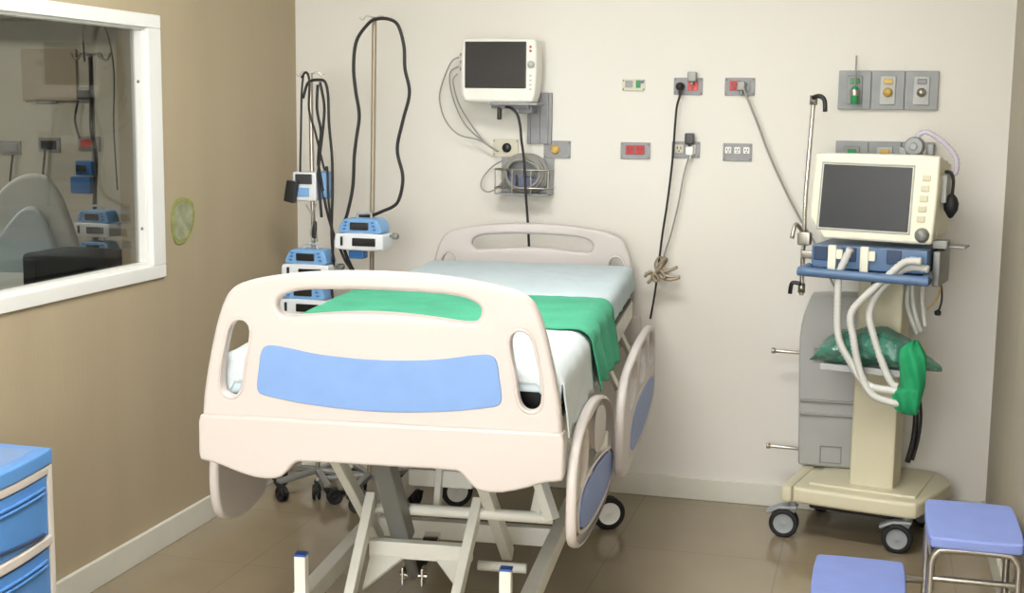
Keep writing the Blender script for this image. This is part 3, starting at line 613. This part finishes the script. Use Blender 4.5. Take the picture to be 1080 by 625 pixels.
for k in range(3): tube(bm,[(-.838+.007*k+.016*math.cos(a),5.3+.03*math.sin(a),.990+.024*math.sin(a+k)) for a in [2*PI*i/8 for i in range(8)]],.005,8,True,4)
tag(finish(bm,'tied_cable_bundle','pole_tan'),'short knotted bundle of greyish cable tied beside the headboard','cable')
# gas outlet panels
def gas(x,z,w,h,label,m,kind):
    t=thing('gas_outlet',label,'gas outlet',(x,WY,z)); bm=bmesh.new(); box(bm,(0,-.010,0),(w,.020,h),None,.003); p=finish(bm,'wall_plate','plate_steel',t)
    bm=bmesh.new(); box(bm,(0,-.024,0),(w*.48,.010,h*.74),None,.006); finish(bm,'outlet_bezel','grey_light' if kind else 'plate_grey',t)
    bm=bmesh.new(); lathe(bm,[(0,.022),(.010,.022),(.012,.016),(.017,.014),(.018,0)],T((0,-.028,-.008),rx=PI/2),20); finish(bm,'valve','chrome_dull' if kind==2 else m,t)
    bm=bmesh.new(); box(bm,(0,-.032,.034),(.034,.012,.02),None,.003); finish(bm,'colour_tab',m,t)
    return t
gw=.1225
for j,(z,h) in enumerate(((1.690,.148),(1.420,.148))):
    for k in range(3):
        row=('upper','lower')[j]; nmc=('green','yellow','grey')[k]
        gas(-.106+k*(gw+.0015),z,gw,h,f'{row} row gas outlet plate with {nmc} valve on the wall above the ventilator' if j==0 else f'{nmc} gas outlet plate in the lower row, half hidden behind the ventilator screen',('green_out','yellow','plate_grey')[k],k)
t=thing('flow_meter','small green flow meter with thin upright rod in the upper green gas outlet','flow meter',(-.104,WY-.06,1.66))
bm=bmesh.new(); lathe(bm,[(0,-.025),(.012,-.025),(.015,-.01),(.015,.03),(.010,.042),(0,.044)],None,16); finish(bm,'meter_body','green_out',t)
bm=bmesh.new(); tube(bm,[(0,0,.04),(0,0,.16)],.0035,8,sm=0); finish(bm,'rod','cable_grey',t)
bm=bmesh.new(); tube(bm,[(0,0,.012),(0,.035,.012)],.008,10,sm=0); lathe(bm,[(.017,.008),(.018,.012),(.018,.026),(.017,.03)],None,16); finish(bm,'fitting','chrome_dull',t)
# ---------------------------------------------------------------- ventilator
VO=(-.08,4.93,0); VY=-.21
v=thing('ventilator','cream ventilator with grey screen on a wheeled pedestal beside the bed','ventilator',VO,VY)
base=[(-.215,.03),(-.205,.0),(.255,.0),(.285,.03),(.335,.34),(.335,.40),(.26,.50),(.20,.52),(-.18,.52),(-.215,.48)]
sheet_mesh([chaikin(base,2)],.062,.014,'base_plate','cream_base',v,'XY',.172)
bm=bmesh.new(); box(bm,(-.20,.25,.178),(.045,.54,.066),None,.014); finish(bm,'base_side_bar','cream_base',v)
bm=bmesh.new(); box(bm,(.06,.27,.205),(.40,.40,.014),None,.006); finish(bm,'base_cover','cream_base',v)
bm=bmesh.new(); box(bm,(.05,.26,.13),(.36,.42,.03),None,.01); finish(bm,'underside_box','black_plastic',v)
bm=bmesh.new(); box(bm,(.083,.20,.635),(.165,.15,.88),None,.012); finish(bm,'column','cream_base',v)
for x,y,a in ((-.185,.03,PI/2+.15),(.235,.05,PI/2+.1),(-.15,.44,2.2),(.26,.40,1.0)):
    cs=caster(v,x,y,.15,a,.055,'caster_grey','caster_grey',.018,.014)
    bm=bmesh.new(); beam(bm,(0,-.02,.122),(0,.05,.116),.055,.014,.006); beam(bm,(0,.045,.118),(0,.095,.092),.05,.012,.005); finish(bm,'hood','caster_grey',cs)
# blue module
bm=bmesh.new(); box(bm,(.07,.12,1.087),(.41,.34,.085),None,.008); mod=finish(bm,'breathing_module','steel_blue',v)
for x0,w in ((-.10,.05),(.0,.055),(.16,.05)):
    bm=bmesh.new(); box(bm,(x0,-.052,1.10),(w,.008,.05),None,.003); finish(bm,'module_bay','steel_blue_dark',mod)
for x0 in (-.055,.060):
    bm=bmesh.new(); box(bm,(x0,-.06,1.085),(.030,.022,.095),None,.004); box(bm,(x0+.024,-.058,1.10),(.026,.016,.035),None,.003); finish(bm,'connector_block','cream',mod)
bm=bmesh.new(); box(bm,(.235,-.056,1.095),(.04,.008,.024),None,.002); finish(bm,'maker_plate','pump_blue',mod)
bm=bmesh.new(); tube(bm,[(-.14,-.05,1.045),(-.145,-.12,1.040),(-.12,-.135,1.038),(.26,-.135,1.032),(.285,-.12,1.034),(.28,-.05,1.04)],.017,12,sm=3); finish(bm,'front_handle','steel_blue',v)
bm=bmesh.new(); box(bm,(.075,-.04,1.034),(.42,.19,.012),None,.005); finish(bm,'front_tray','steel_blue',v)
bm=bmesh.new(); box(bm,(.295,.11,1.06),(.026,.20,.125),None,.006); box(bm,(.33,.12,1.135),(.10,.10,.010),None,.004); box(bm,(.30,.06,1.145),(.05,.06,.03),None,.004); finish(bm,'side_bracket','grey_steel',v)
# screen housing
out=[(-.163,1.150),(.06,1.1475),(.268,1.144),(.280,1.152),(.293,1.445),(.282,1.458),(.07,1.458),(-.140,1.457),(-.148,1.447)]
sc=sheet_mesh([chaikin(out,1)],.075,.010,'screen_housing','cream',v,'XZ',.035)
bm=bmesh.new(); vs=[]
for (x0,x1,z0,z1,y) in ((-.13,.278,1.155,1.448,.07),(-.08,.290,1.17,1.43,.25)):
    vs.append([bm.verts.new(Vector(q)) for q in ((x0,y,z0),(x1,y,z0),(x1,y,z1),(x0,y,z1))])
for k in range(4): bm.faces.new((vs[0][k],vs[0][(k+1)%4],vs[1][(k+1)%4],vs[1][k]))
bm.faces.new(vs[0][::-1]); bm.faces.new(vs[1]); bmesh.ops.recalc_face_normals(bm,faces=bm.faces)
bmesh.ops.bevel(bm,geom=list(bm.edges),offset=.01,segments=2,affect='EDGES'); finish(bm,'screen_back','cream',v)
bm=bmesh.new(); V4=[(-.124,1.190),(.193,1.186),(.200,1.414),(-.113,1.418)]
f=[bm.verts.new((a,-.006,b)) for a,b in V4]+[bm.verts.new((a,.004,b)) for a,b in V4]
bm.faces.new(f[:4]); bm.faces.new(f[4:][::-1])
for k in range(4): bm.faces.new((f[(k+1)%4],f[k],f[4+k],f[4+(k+1)%4]))
bmesh.ops.recalc_face_normals(bm,faces=bm.faces); finish(bm,'screen','screen_grey',sc)
bm=bmesh.new(); tube(bm,[(a,-.003,b) for a,b in [(-.130,1.184),(.199,1.180),(.206,1.420),(-.119,1.424)]],.004,6,True,0); finish(bm,'screen_bezel','grey_light',sc)
bm=bmesh.new(); lathe(bm,[(0,.026),(.017,.026),(.021,.020),(.023,.002),(.027,0)],T((.243,-.002,1.178),rx=PI/2),28); finish(bm,'control_knob','grey_steel',sc)
for k in range(5):
    bm=bmesh.new(); box(bm,(.236+.003*k,-.004,1.235+.036*k),(.028,.006,.022),None,.003); finish(bm,'key','cream_base',sc)
# support pole with clamp levers
bm=bmesh.new(); tube(bm,[(-.205,.10,.92),(-.205,.10,1.30),(-.19,.10,1.64)],.009,12,sm=0); sp=finish(bm,'support_pole','chrome',v)
bm=bmesh.new(); tube(bm,[(-.190,.10,1.63),(-.189,.10,1.665)],.015,12,sm=0); finish(bm,'top_clamp','chrome_dull',sp); bm=bmesh.new(); tube(bm,[(-.205,.10,.93),(-.205,.10,.965)],.014,12,sm=0); finish(bm,'bottom_clamp','chrome_dull',sp); bm=bmesh.new(); box(bm,(-.20,.095,1.135),(.05,.04,.05),None,.008); box(bm,(-.175,.10,1.075),(.07,.03,.03),None,.006); tube(bm,[(-.205,.1,1.15),(-.225,.06,1.19),(-.23,.03,1.14)],.008,8); finish(bm,'pole_clamp','chrome_dull',sp)
bm=bmesh.new(); tube(bm,[(-.190,.085,1.655),(-.165,.08,1.662),(-.145,.08,1.648),(-.140,.08,1.605)],.0085,8); finish(bm,'clamp_lever','black_plastic',sp); bm=bmesh.new(); tube(bm,[(-.205,.085,.965),(-.232,.08,.968),(-.240,.08,.955),(-.243,.08,.925)],.008,8); finish(bm,'clamp_lever','black_plastic',sp)
# hoses
for p in G['vh']:
    bm=bmesh.new(); tube(bm,p,.0125,10,sm=5,ribs=.012); finish(bm,'breathing_hose','hose_white',v)
for p in G['vlines']:
    bm=bmesh.new(); tube(bm,p,.009,8); finish(bm,'sensor_line','hose_white',v)
bm=bmesh.new(); tube(bm,G['vyel'],.004,6); q=finish(bm,'sensor_line','yellow',v); q['label']='thin yellow sensor line'
bm=bmesh.new(); tube(bm,G['vblk'],.004,6); lathe(bm,[(0,-.01),(.011,-.008),(.013,.006),(0,.014)],T(G['vblk'][-1]),10); q=finish(bm,'sensor_line','black_plastic',v); q['label']='black line with bulb end'
bm=bmesh.new(); tube(bm,G['vblk2'],.011,8); finish(bm,'power_cable','cable_black',v); bm=bmesh.new(); tube(bm,[(a+.018,b,c+.01) for a,b,c in G['vblk2']],.006,8); q=finish(bm,'power_cable','cable_black',v)
bm=bmesh.new(); tube(bm,[(.06,.08,1.03),(.065,.085,.96)],.007,8,sm=0); finish(bm,'sensor_line','cable_black',v)
# top sensor and side bulb
bm=bmesh.new(); lathe(bm,[(0,.030),(.012,.03),(.014,.024),(.030,.022),(.034,.016),(.034,-.02),(0,-.02)],T((.179,.12,1.486),rx=PI/2),28); box(bm,(.235,.13,1.475),(.022,.03,.04),None,.006); box(bm,(.14,.12,1.468),(.03,.03,.03),None,.006); finish(bm,'flow_sensor','plate_steel',v)
bm=bmesh.new(); tube(bm,G['vtube'],.009,10,ribs=.01); q=finish(bm,'looped_tube','tube_clear',v); q['label']='clear lilac looped tube'
bm=bmesh.new(); tube(bm,[(.292,.10,1.400),(.312,.10,1.395),(.322,.10,1.37),(.321,.10,1.32)],.006,8); lathe(bm,[(0,-.050),(.008,-.046),(.024,-.02),(.027,.004),(.020,.024),(.010,.036),(0,.04)],T((.319,.10,1.284)),20); finish(bm,'squeeze_bulb','black_rubber',v)
bm=bmesh.new(); box(bm,(.297,.11,1.34),(.02,.09,.10),None,.005); finish(bm,'side_port','grey_light',v)
# small shelf on column
bm=bmesh.new(); box(bm,(.09,.05,.690),(.34,.22,.012),None,.004); box(bm,(.09,-.062,.688),(.34,.008,.024),None,.003); finish(bm,'shelf','grey_light',v)
# plastic bag and green cloth
def V2W(p):
    x,y,z=p; return (VO[0]+x*math.cos(VY)-y*math.sin(VY),VO[1]+x*math.sin(VY)+y*math.cos(VY),z)
bm=bmesh.new()
outl=G['bag']; nx=40; xs=[p[0] for p in outl]; x0,x1=min(xs),max(xs)
def top(x):
    P=[(-.170,.695),(-.125,.745),(-.09,.79),(-.03,.80),(.04,.79),(.12,.80),(.18,.78),(.25,.735),(.30,.71)]
    P=[(x0,.70),(x0+.05,.785),(x0+.10,.815),(x0+.20,.832),(x1-.20,.836),(x1-.13,.805),(x1-.06,.75),(x1,.712)]
    for a,b in zip(P,P[1:]):
        if a[0]<=x<=b[0]: return a[1]+(b[1]-a[1])*(x-a[0])/(b[0]-a[0])
    return P[-1][1]
nr=26; rings=[]
for i in range(nx+1):
    x=x0+(x1-x0)*i/nx; t_=i/nx; zt=top(x); zb=.698; hh=max(.004,(zt-zb)/2); dd=.105*math.sin(PI*min(1,max(.02,t_)))**.5+.004
    rg=[]
    for k in range(nr):
        a=2*PI*k/nr; w=1+.22*noise.noise(Vector((x*14,math.cos(a)*2,math.sin(a)*2)))+.10*noise.noise(Vector((x*40,math.cos(a)*5,math.sin(a)*5)))
        cy=-.0; rg.append(bm.verts.new((x,.0+dd*math.cos(a)*w,max(zb,zb+hh+hh*math.sin(a)*w))))
    rings.append(rg)
for i in range(nx):
    for k in range(nr): bm.faces.new((rings[i][k],rings[i][(k+1)%nr],rings[i+1][(k+1)%nr],rings[i+1][k]))
bm.faces.new(rings[0]); bm.faces.new(rings[-1][::-1]); bmesh.ops.recalc_face_normals(bm,faces=bm.faces)
o=finish(bm,'plastic_bag','bag_green',wn=False); o.location=VO; o.rotation_euler=(0,0,VY); tag(o,'crumpled translucent green plastic bag lying on the ventilator shelf','bag')
# hanging green cloth wrapped round the hose ends
bm=bmesh.new(); L=[(.0,.945),(0,0)]
sec=[(.770,.208,.012),(.755,.214,.030),(.72,.214,.042),(.68,.212,.046),(.64,.206,.050),(.60,.192,.056),(.56,.182,.060),(.53,.178,.058),(.505,.184,.046),(.49,.190,.030)]
rings=[]
gx=[(p[0],p[2]) for p in G['gcloth']]
def span(z):
    hit=[]
    for a,b in zip(gx,gx[1:]+gx[:1]):
        if (a[1]-z)*(b[1]-z)<=0 and a[1]!=b[1]: hit.append(a[0]+(b[0]-a[0])*(z-a[1])/(b[1]-a[1]))
    return (min(hit),max(hit)) if len(hit)>1 else None
zs=[p[1] for p in gx]; za,zb=min(zs)+.003,max(zs)-.003; n=34
for j in range(n+1):
    z=za+(zb-za)*j/n; sp_=span(z); 
    if not sp_: continue
    cx=(sp_[0]+sp_[1])/2; hw=max(.004,(sp_[1]-sp_[0])/2); rg=[]
    for k in range(24):
        a=2*PI*k/24; fold=1+.28*noise.noise(Vector((math.cos(a)*2.6,math.sin(a)*2.6,z*7)))
        rg.append(bm.verts.new((cx+hw*math.cos(a),-.115+(min(.035,hw*.75)*math.sin(a))*fold+.008*math.cos(5*a+z*30),z)))
    rings.append(rg)
for i in range(len(rings)-1):
    for k in range(24): bm.faces.new((rings[i][k],rings[i][(k+1)%24],rings[i+1][(k+1)%24],rings[i+1][k]))
bm.faces.new(rings[0]); bm.faces.new(rings[-1][::-1]); bmesh.ops.recalc_face_normals(bm,faces=bm.faces)
o=finish(bm,'green_wrap','green_satin',wn=False,sharp=180); sb=o.modifiers.new('s','SUBSURF'); sb.levels=1; sb.render_levels=1
o.location=VO; o.rotation_euler=(0,0,VY); tag(o,'bright green cloth wrapped around the hanging ends of the ventilator hoses','cloth')
# ---------------------------------------------------------------- grey cabinet on wall behind ventilator
t=thing('equipment_cabinet','light grey moulded cabinet with horizontal seams on the wall behind the ventilator','cabinet',(0,5.25,0))
out=[(-.235,.215),(-.252,.217),(-.254,.235),(-.262,.50),(-.270,.70),(-.262,.80),(-.238,.875),(-.222,.900),(.05,.905),(.058,.90),(.06,.22),(.055,.215)]
cab=sheet_mesh([chaikin(out,1)],.13,.010,'body','panel_grey',t,'XZ',.068)
bm=bmesh.new(); box(bm,(-.10,.0,.480),(.315,.012,.012),None,.003); box(bm,(-.10,.0,.425),(.31,.010,.010),None,.003); finish(bm,'seam_strip','grey_steel',cab)
bm=bmesh.new(); tube(bm,[(-.17,-.002,.30),(-.17,-.002,.235),(-.09,-.002,.235),(-.09,-.002,.30)],.003,6,True,0); finish(bm,'recess_outline','plate_grey',cab); bm=bmesh.new(); tube(bm,[(-.21,-.002,.69),(-.21,-.002,.64),(-.12,-.002,.64),(-.12,-.002,.69)],.003,6,True,0); finish(bm,'recess_outline','plate_grey',cab)
for z,x0_ in ((.662,-.372),(.275,-.378)):
    bm=bmesh.new(); tube(bm,[(x0_,.03,z+.003),(-.25,.03,z)],.0075,12,sm=0); lathe(bm,[(0,-.004),(.011,-.004),(.012,0),(.011,.012),(0,.012)],T((x0_,.03,z+.003),ry=PI/2),12); finish(bm,'side_peg','chrome_dull',t)
# ---------------------------------------------------------------- step stool
t=thing('step_stool','two step footstool with blue treads and chrome tube frame at lower right','step stool',(.153,4.0,0))
def tread(cx,w,z,d=.40,nm='tread'):
    o_=[(cx-w/2,-d/2),(cx+w/2,-d/2),(cx+w/2,d/2),(cx-w/2,d/2)]
    def rr(p,r=.02):
        q=[]
        for (a,b),sx,sy in zip(p,(1,-1,-1,1),(1,1,-1,-1)):
            q+= [(a,b+sy*r),(a+sx*r,b)] if sx*sy>0 else [(a+sx*r,b),(a,b+sy*r)]
        return q
    sheet_mesh([chaikin(rr(o_),1)],.032,.007,nm,'stool_blue',t,'XY',z-.016)
tread(.162,.262,.42); tread(-.152,.275,.21)
for y in (-.165,.165):
    bm=bmesh.new(); tube(bm,[(.045,y,.006),(.045,y,.30),(.047,y,.345),(.06,y,.368),(.085,y,.377),(.24,y,.377),(.265,y,.368),(.278,y,.345),(.28,y,.30),(.28,y,.006)],.0105,12,sm=3); finish(bm,'tube_arch','chrome_dull',t)
    bm=bmesh.new(); tube(bm,[(-.268,y,.006),(-.268,y,.13),(-.262,y,.158),(-.24,y,.166),(.045,y,.166)],.0105,12,sm=3); finish(bm,'lower_tube','chrome_dull',t)
    bm=bmesh.new(); tube(bm,[(.045,y,.29),(.28,y,.29)],.0085,10,sm=0); finish(bm,'stretcher','chrome_dull',t)
    for x in (.045,.28,-.268):
        bm=bmesh.new(); lathe(bm,[(0,0),(.014,0),(.0145,.004),(.0135,.022),(.011,.024)],T((x,y,0)),14); finish(bm,'rubber_foot','black_rubber',t)
for x,z in ((.045,.12),(.28,.12),(.045,.355),(.28,.355),(-.268,.10)):
    bm=bmesh.new(); tube(bm,[(x,-.165,z),(x,.165,z)],.008,10,sm=0); finish(bm,'stretcher','chrome_dull',t)
# ---------------------------------------------------------------- blue plastic drawer unit
t=thing('drawer_unit','blue plastic drawer unit with cream frame against the beige wall at lower left','drawer unit',(-2.10,2.70,0))
def bow(y): return .035*(1-min(1,abs(y)/.31)**2)
def bowed(y0,y1,z0,z1,off,m,name,depth=.30,lip=0,bev=.004,parent=None,inset=0):
    pts=[(-depth+off,y0),(off+bow(y0),y0)]; n=14
    pts=[(-depth+off,y1),(-depth+off,y0)]+[(off+bow(y0+(y1-y0)*k/n),y0+(y1-y0)*k/n) for k in range(n+1)]
    return sheet_mesh([pts],z1-z0,bev,name,m,parent or t,'XY',(z0+z1)/2)
bowed(-.315,.315,.645,.690,.0,'drawer_lid','lid',.335,bev=.008)
bowed(-.305,.305,.622,.645,-.003,'drawer_frame','top_band',.33)
bowed(-.27,.27,.686,.692,-.035,'lid_inset','lid_recess',.25,bev=.002)
for z0,hh_ in ((.028,.178),(.240,.178),(.452,.166)):
    dr=bowed(-.292,.292,z0+.004,z0+hh_,-.008,'drawer_blue','drawer',.31)
    bm=bmesh.new()
    for dz in (hh_-.028,hh_-.042): tube(bm,[(-.004+bow(y),y,z0+dz) for y in [-.27+.54*k/12 for k in range(13)]],.0045,6,sm=0)
    finish(bm,'drawer_ridge','drawer_blue',dr)
    bm=bmesh.new(); tube(bm,[(-.006+bow(y),y,z0+.012+.022*max(0,1-abs(y)/.25)) for y in [-.26+.52*k/12 for k in range(13)]],.006,6,sm=0); finish(bm,'handle_recess','steel_blue_dark',dr)
    bowed(-.300,.300,z0-.027+.002,z0+.001,-.001,'drawer_frame','divider_band',.32)
for y in (-.305,.305):
    bm=bmesh.new(); box(bm,(-.012,y,.325),(.024,.022,.64),None,.005); box(bm,(-.322,y,.325),(.02,.022,.64),None,.005); finish(bm,'corner_post','drawer_frame',t)
    bm=bmesh.new(); box(bm,(-.165,y*.985,.325),(.30,.006,.60),None,.002); finish(bm,'side_wall','drawer_blue',t)
# wall sticker
bm=bmesh.new()
oval=[(4.30,1.205),(4.315,1.25),(4.365,1.268),(4.42,1.262),(4.462,1.24),(4.472,1.20),(4.455,1.15),(4.42,1.112),(4.37,1.092),(4.325,1.098),(4.305,1.13),(4.295,1.17)]
c0=(4.383,1.18)
bm.free()
st=thing('wall_sticker','worn yellow green oval sticker on the beige wall beside the window','sticker',(LX,c0[0],c0[1]))
sc_=lambda k:chaikin([((a-c0[0])*k,(b-c0[1])*k) for a,b in oval],2)
sheet_mesh([sc_(1),sc_(.80)],.004,.001,'rim','sticker',st,'YZ',.003)
sheet_mesh([sc_(.81)],.003,.001,'centre','sticker_in',st,'YZ',.002)
# ---------------------------------------------------------------- things in the room behind the glass
def nplate(x,z,label,m='black_plastic'):
    t=thing('wall_socket',label,'socket',(x,NY1,z)); bm=bmesh.new(); box(bm,(0,-.005,0),(.13,.010,.075),None,.003); finish(bm,'face_plate','plate_grey',t)
    bm=bmesh.new(); box(bm,(0,-.013,0),(.09,.010,.045),None,.003); finish(bm,'outlet',m,t)
nplate(-4.50,1.365,'grey socket at the left edge of the view behind the window','plate_steel'); nplate(-4.26,1.385,'socket in the lower middle of the room seen through the window'); nplate(-4.02,1.395,'socket with red outlet behind the window, beside the far IV stand','red')
nplate(-4.27,1.640,'upper dark socket below the square board behind the window'); nplate(-4.05,1.650,'upper dark socket beside the far IV stand behind the window')
bm=bmesh.new(); box(bm,(-4.24,NY1-.01,1.752),(.33,.02,.27),None,.004); tag(finish(bm,'wall_board','board'),'square tan board on the wall of the room behind the window','board')
for x,z0,z1 in ((-4.47,1.33,.98),(-4.27,1.36,.95),(-4.06,1.62,1.42)):
    bm=bmesh.new(); tube(bm,[(x,NY1-.03,z0),(x-.02,NY1-.035,(z0+z1)/2),(x,NY1-.03,z1)],.006,6); tag(finish(bm,'hanging_cable','cable_black'),{-4.47:'dark cable hanging at the far left of the room behind the window',-4.27:'dark cable hanging below the middle socket behind the window',-4.06:'short dark cable between the two right sockets behind the window'}[x],'cable')
S3=(-3.61,5.6)
t=stand(S3[0],S3[1],1.83,'grey_steel','grey IV stand with two curved hooks in the room behind the window',0,2)
bm=bmesh.new()
for sg in (-1,1): tube(bm,[(0,0,1.835),(sg*.05,0,1.838),(sg*.065,0,1.815),(sg*.09,0,1.812),(sg*.105,0,1.84)],.005,8)
finish(bm,'hook','grey_steel',t)
bm=bmesh.new(); tube(bm,[(-3.63,5.58,1.80),(-3.625,5.57,1.95),(-3.56,5.57,2.00),(-3.50,5.57,1.93),(-3.47,5.57,1.75),(-3.48,5.57,1.5),(-3.47,5.57,1.2)],.0035,8); tag(finish(bm,'hanging_cable','cable_black'),'thin dark cable arching over the IV stand behind the window','cable')
bm=bmesh.new(); tube(bm,[(-3.60,5.58,1.82),(-3.595,5.57,1.65),(-3.60,5.57,1.48),(-3.58,5.57,1.35),(-3.60,5.57,1.1)],.009,8); tag(finish(bm,'hanging_cable','cable_black'),'thick dark cable hanging on the pole of the stand behind the window','cable')
t=thing('infusion_pump','blue pump high on the IV stand in the room behind the window','infusion pump',(-3.645,5.56,1.18))
bm=bmesh.new(); box(bm,(0,0,.04),(.11,.06,.08),None,.008); box(bm,(.02,0,.12),(.09,.06,.07),None,.008); finish(bm,'housing','pump_blue_dark',t)
bm=bmesh.new(); box(bm,(.01,-.034,.12),(.05,.008,.03),None,.002); finish(bm,'display','screen',t)
pump(-3.56,5.60,.98,'upper of the two blue and white pumps low on the stand behind the window',.19)
pump(-3.56,5.60,.833,'lower of the two blue and white pumps low on the stand behind the window',.19)
t=thing('bedside_monitor','dark tilted monitor at the right edge of the room behind the window','monitor',(-3.42,5.75,1.13))
bm=bmesh.new(); box(bm,(0,0,.07),(.20,.05,.14),(.2,0,0),.006); finish(bm,'casing','black_plastic',t); bm=bmesh.new(); box(bm,(0,.235,.07),(.04,.42,.04),None,.005); box(bm,(0,.44,.07),(.12,.02,.16),None,.004); finish(bm,'wall_arm','grey_steel',t)
# bed with raised back in the annex
t=thing('recliner_bed','grey bed with raised rounded backrest in the room behind the window','bed',(-3.55,5.0,0),.25)
bk=[(-.42,.82),(-.36,1.02),(-.20,1.20),(-.10,1.285),(.0,1.30),(.07,1.24),(.13,1.08),(.20,.82)]
sheet_mesh([chaikin(bk,2)],.07,.02,'backrest','sheet_grey',t,'XZ',.15)
sheet_mesh([chaikin([(-.30,.84),(-.15,1.05),(-.05,1.16),(.02,1.14),(.08,.98),(.11,.84)],2)],.05,.015,'pillow','sheet',t,'XZ',.09)
bm=bmesh.new(); box(bm,(-.17,-.45,.80),(.74,1.15,.12),None,.03); finish(bm,'mattress_pad','sheet_grey',t)
bm=bmesh.new(); box(bm,(-.17,-.4,.70),(.70,1.2,.06),None,.01)
for x in (-.48,.13):
    for y in (-.9,.1): box(bm,(x,y,.35),(.05,.05,.70),None,.006)
finish(bm,'bed_frame','grey_steel',t)
bm=bmesh.new(); box(bm,(0,0,.0),(.50,.30,.17),None,.02); box(bm,(-.20,-.152,.01),(.035,.006,.10),None,.002)
o=finish(bm,'storage_case','black_vinyl'); o.location=(-3.03,4.70,.926); tag(o,'black box shaped case close behind the window glass','case')
bm=bmesh.new(); box(bm,(-2.98,4.72,.42),(.42,.36,.84),None,.01); tag(finish(bm,'side_cabinet','grey_steel'),'grey cabinet below the window carrying the black case','cabinet')
# ---------------------------------------------------------------- camera and world
cam=bpy.data.cameras.new('camera'); co=bpy.data.objects.new('camera',cam); col.objects.link(co)
cam.sensor_fit='HORIZONTAL'; cam.sensor_width=36; cam.lens=1400/1080*36
Rm=Matrix(((0.9638915192766185,-0.04844657411399534,0.2618512335720979),(0.26602999816963085,0.13130967858372808,-0.9549794806089313),(0.011881882867560476,0.9901569056300397,0.1394565276086652)))
co.matrix_world=Matrix.Translation((0,0,1.6))@Rm.to_4x4(); cam.clip_start=.05
bpy.context.scene.camera=co
w=bpy.data.worlds.new('w'); bpy.context.scene.world=w; w.use_nodes=True; w.node_tree.nodes['Background'].inputs[0].default_value=(.9,.93,1,1); w.node_tree.nodes['Background'].inputs[1].default_value=.3
sc=bpy.context.scene; sc.view_settings.view_transform='Standard'; sc.view_settings.look='None'; sc.view_settings.exposure=.86; sc.view_settings.gamma=1; sc.view_settings.use_curve_mapping=False
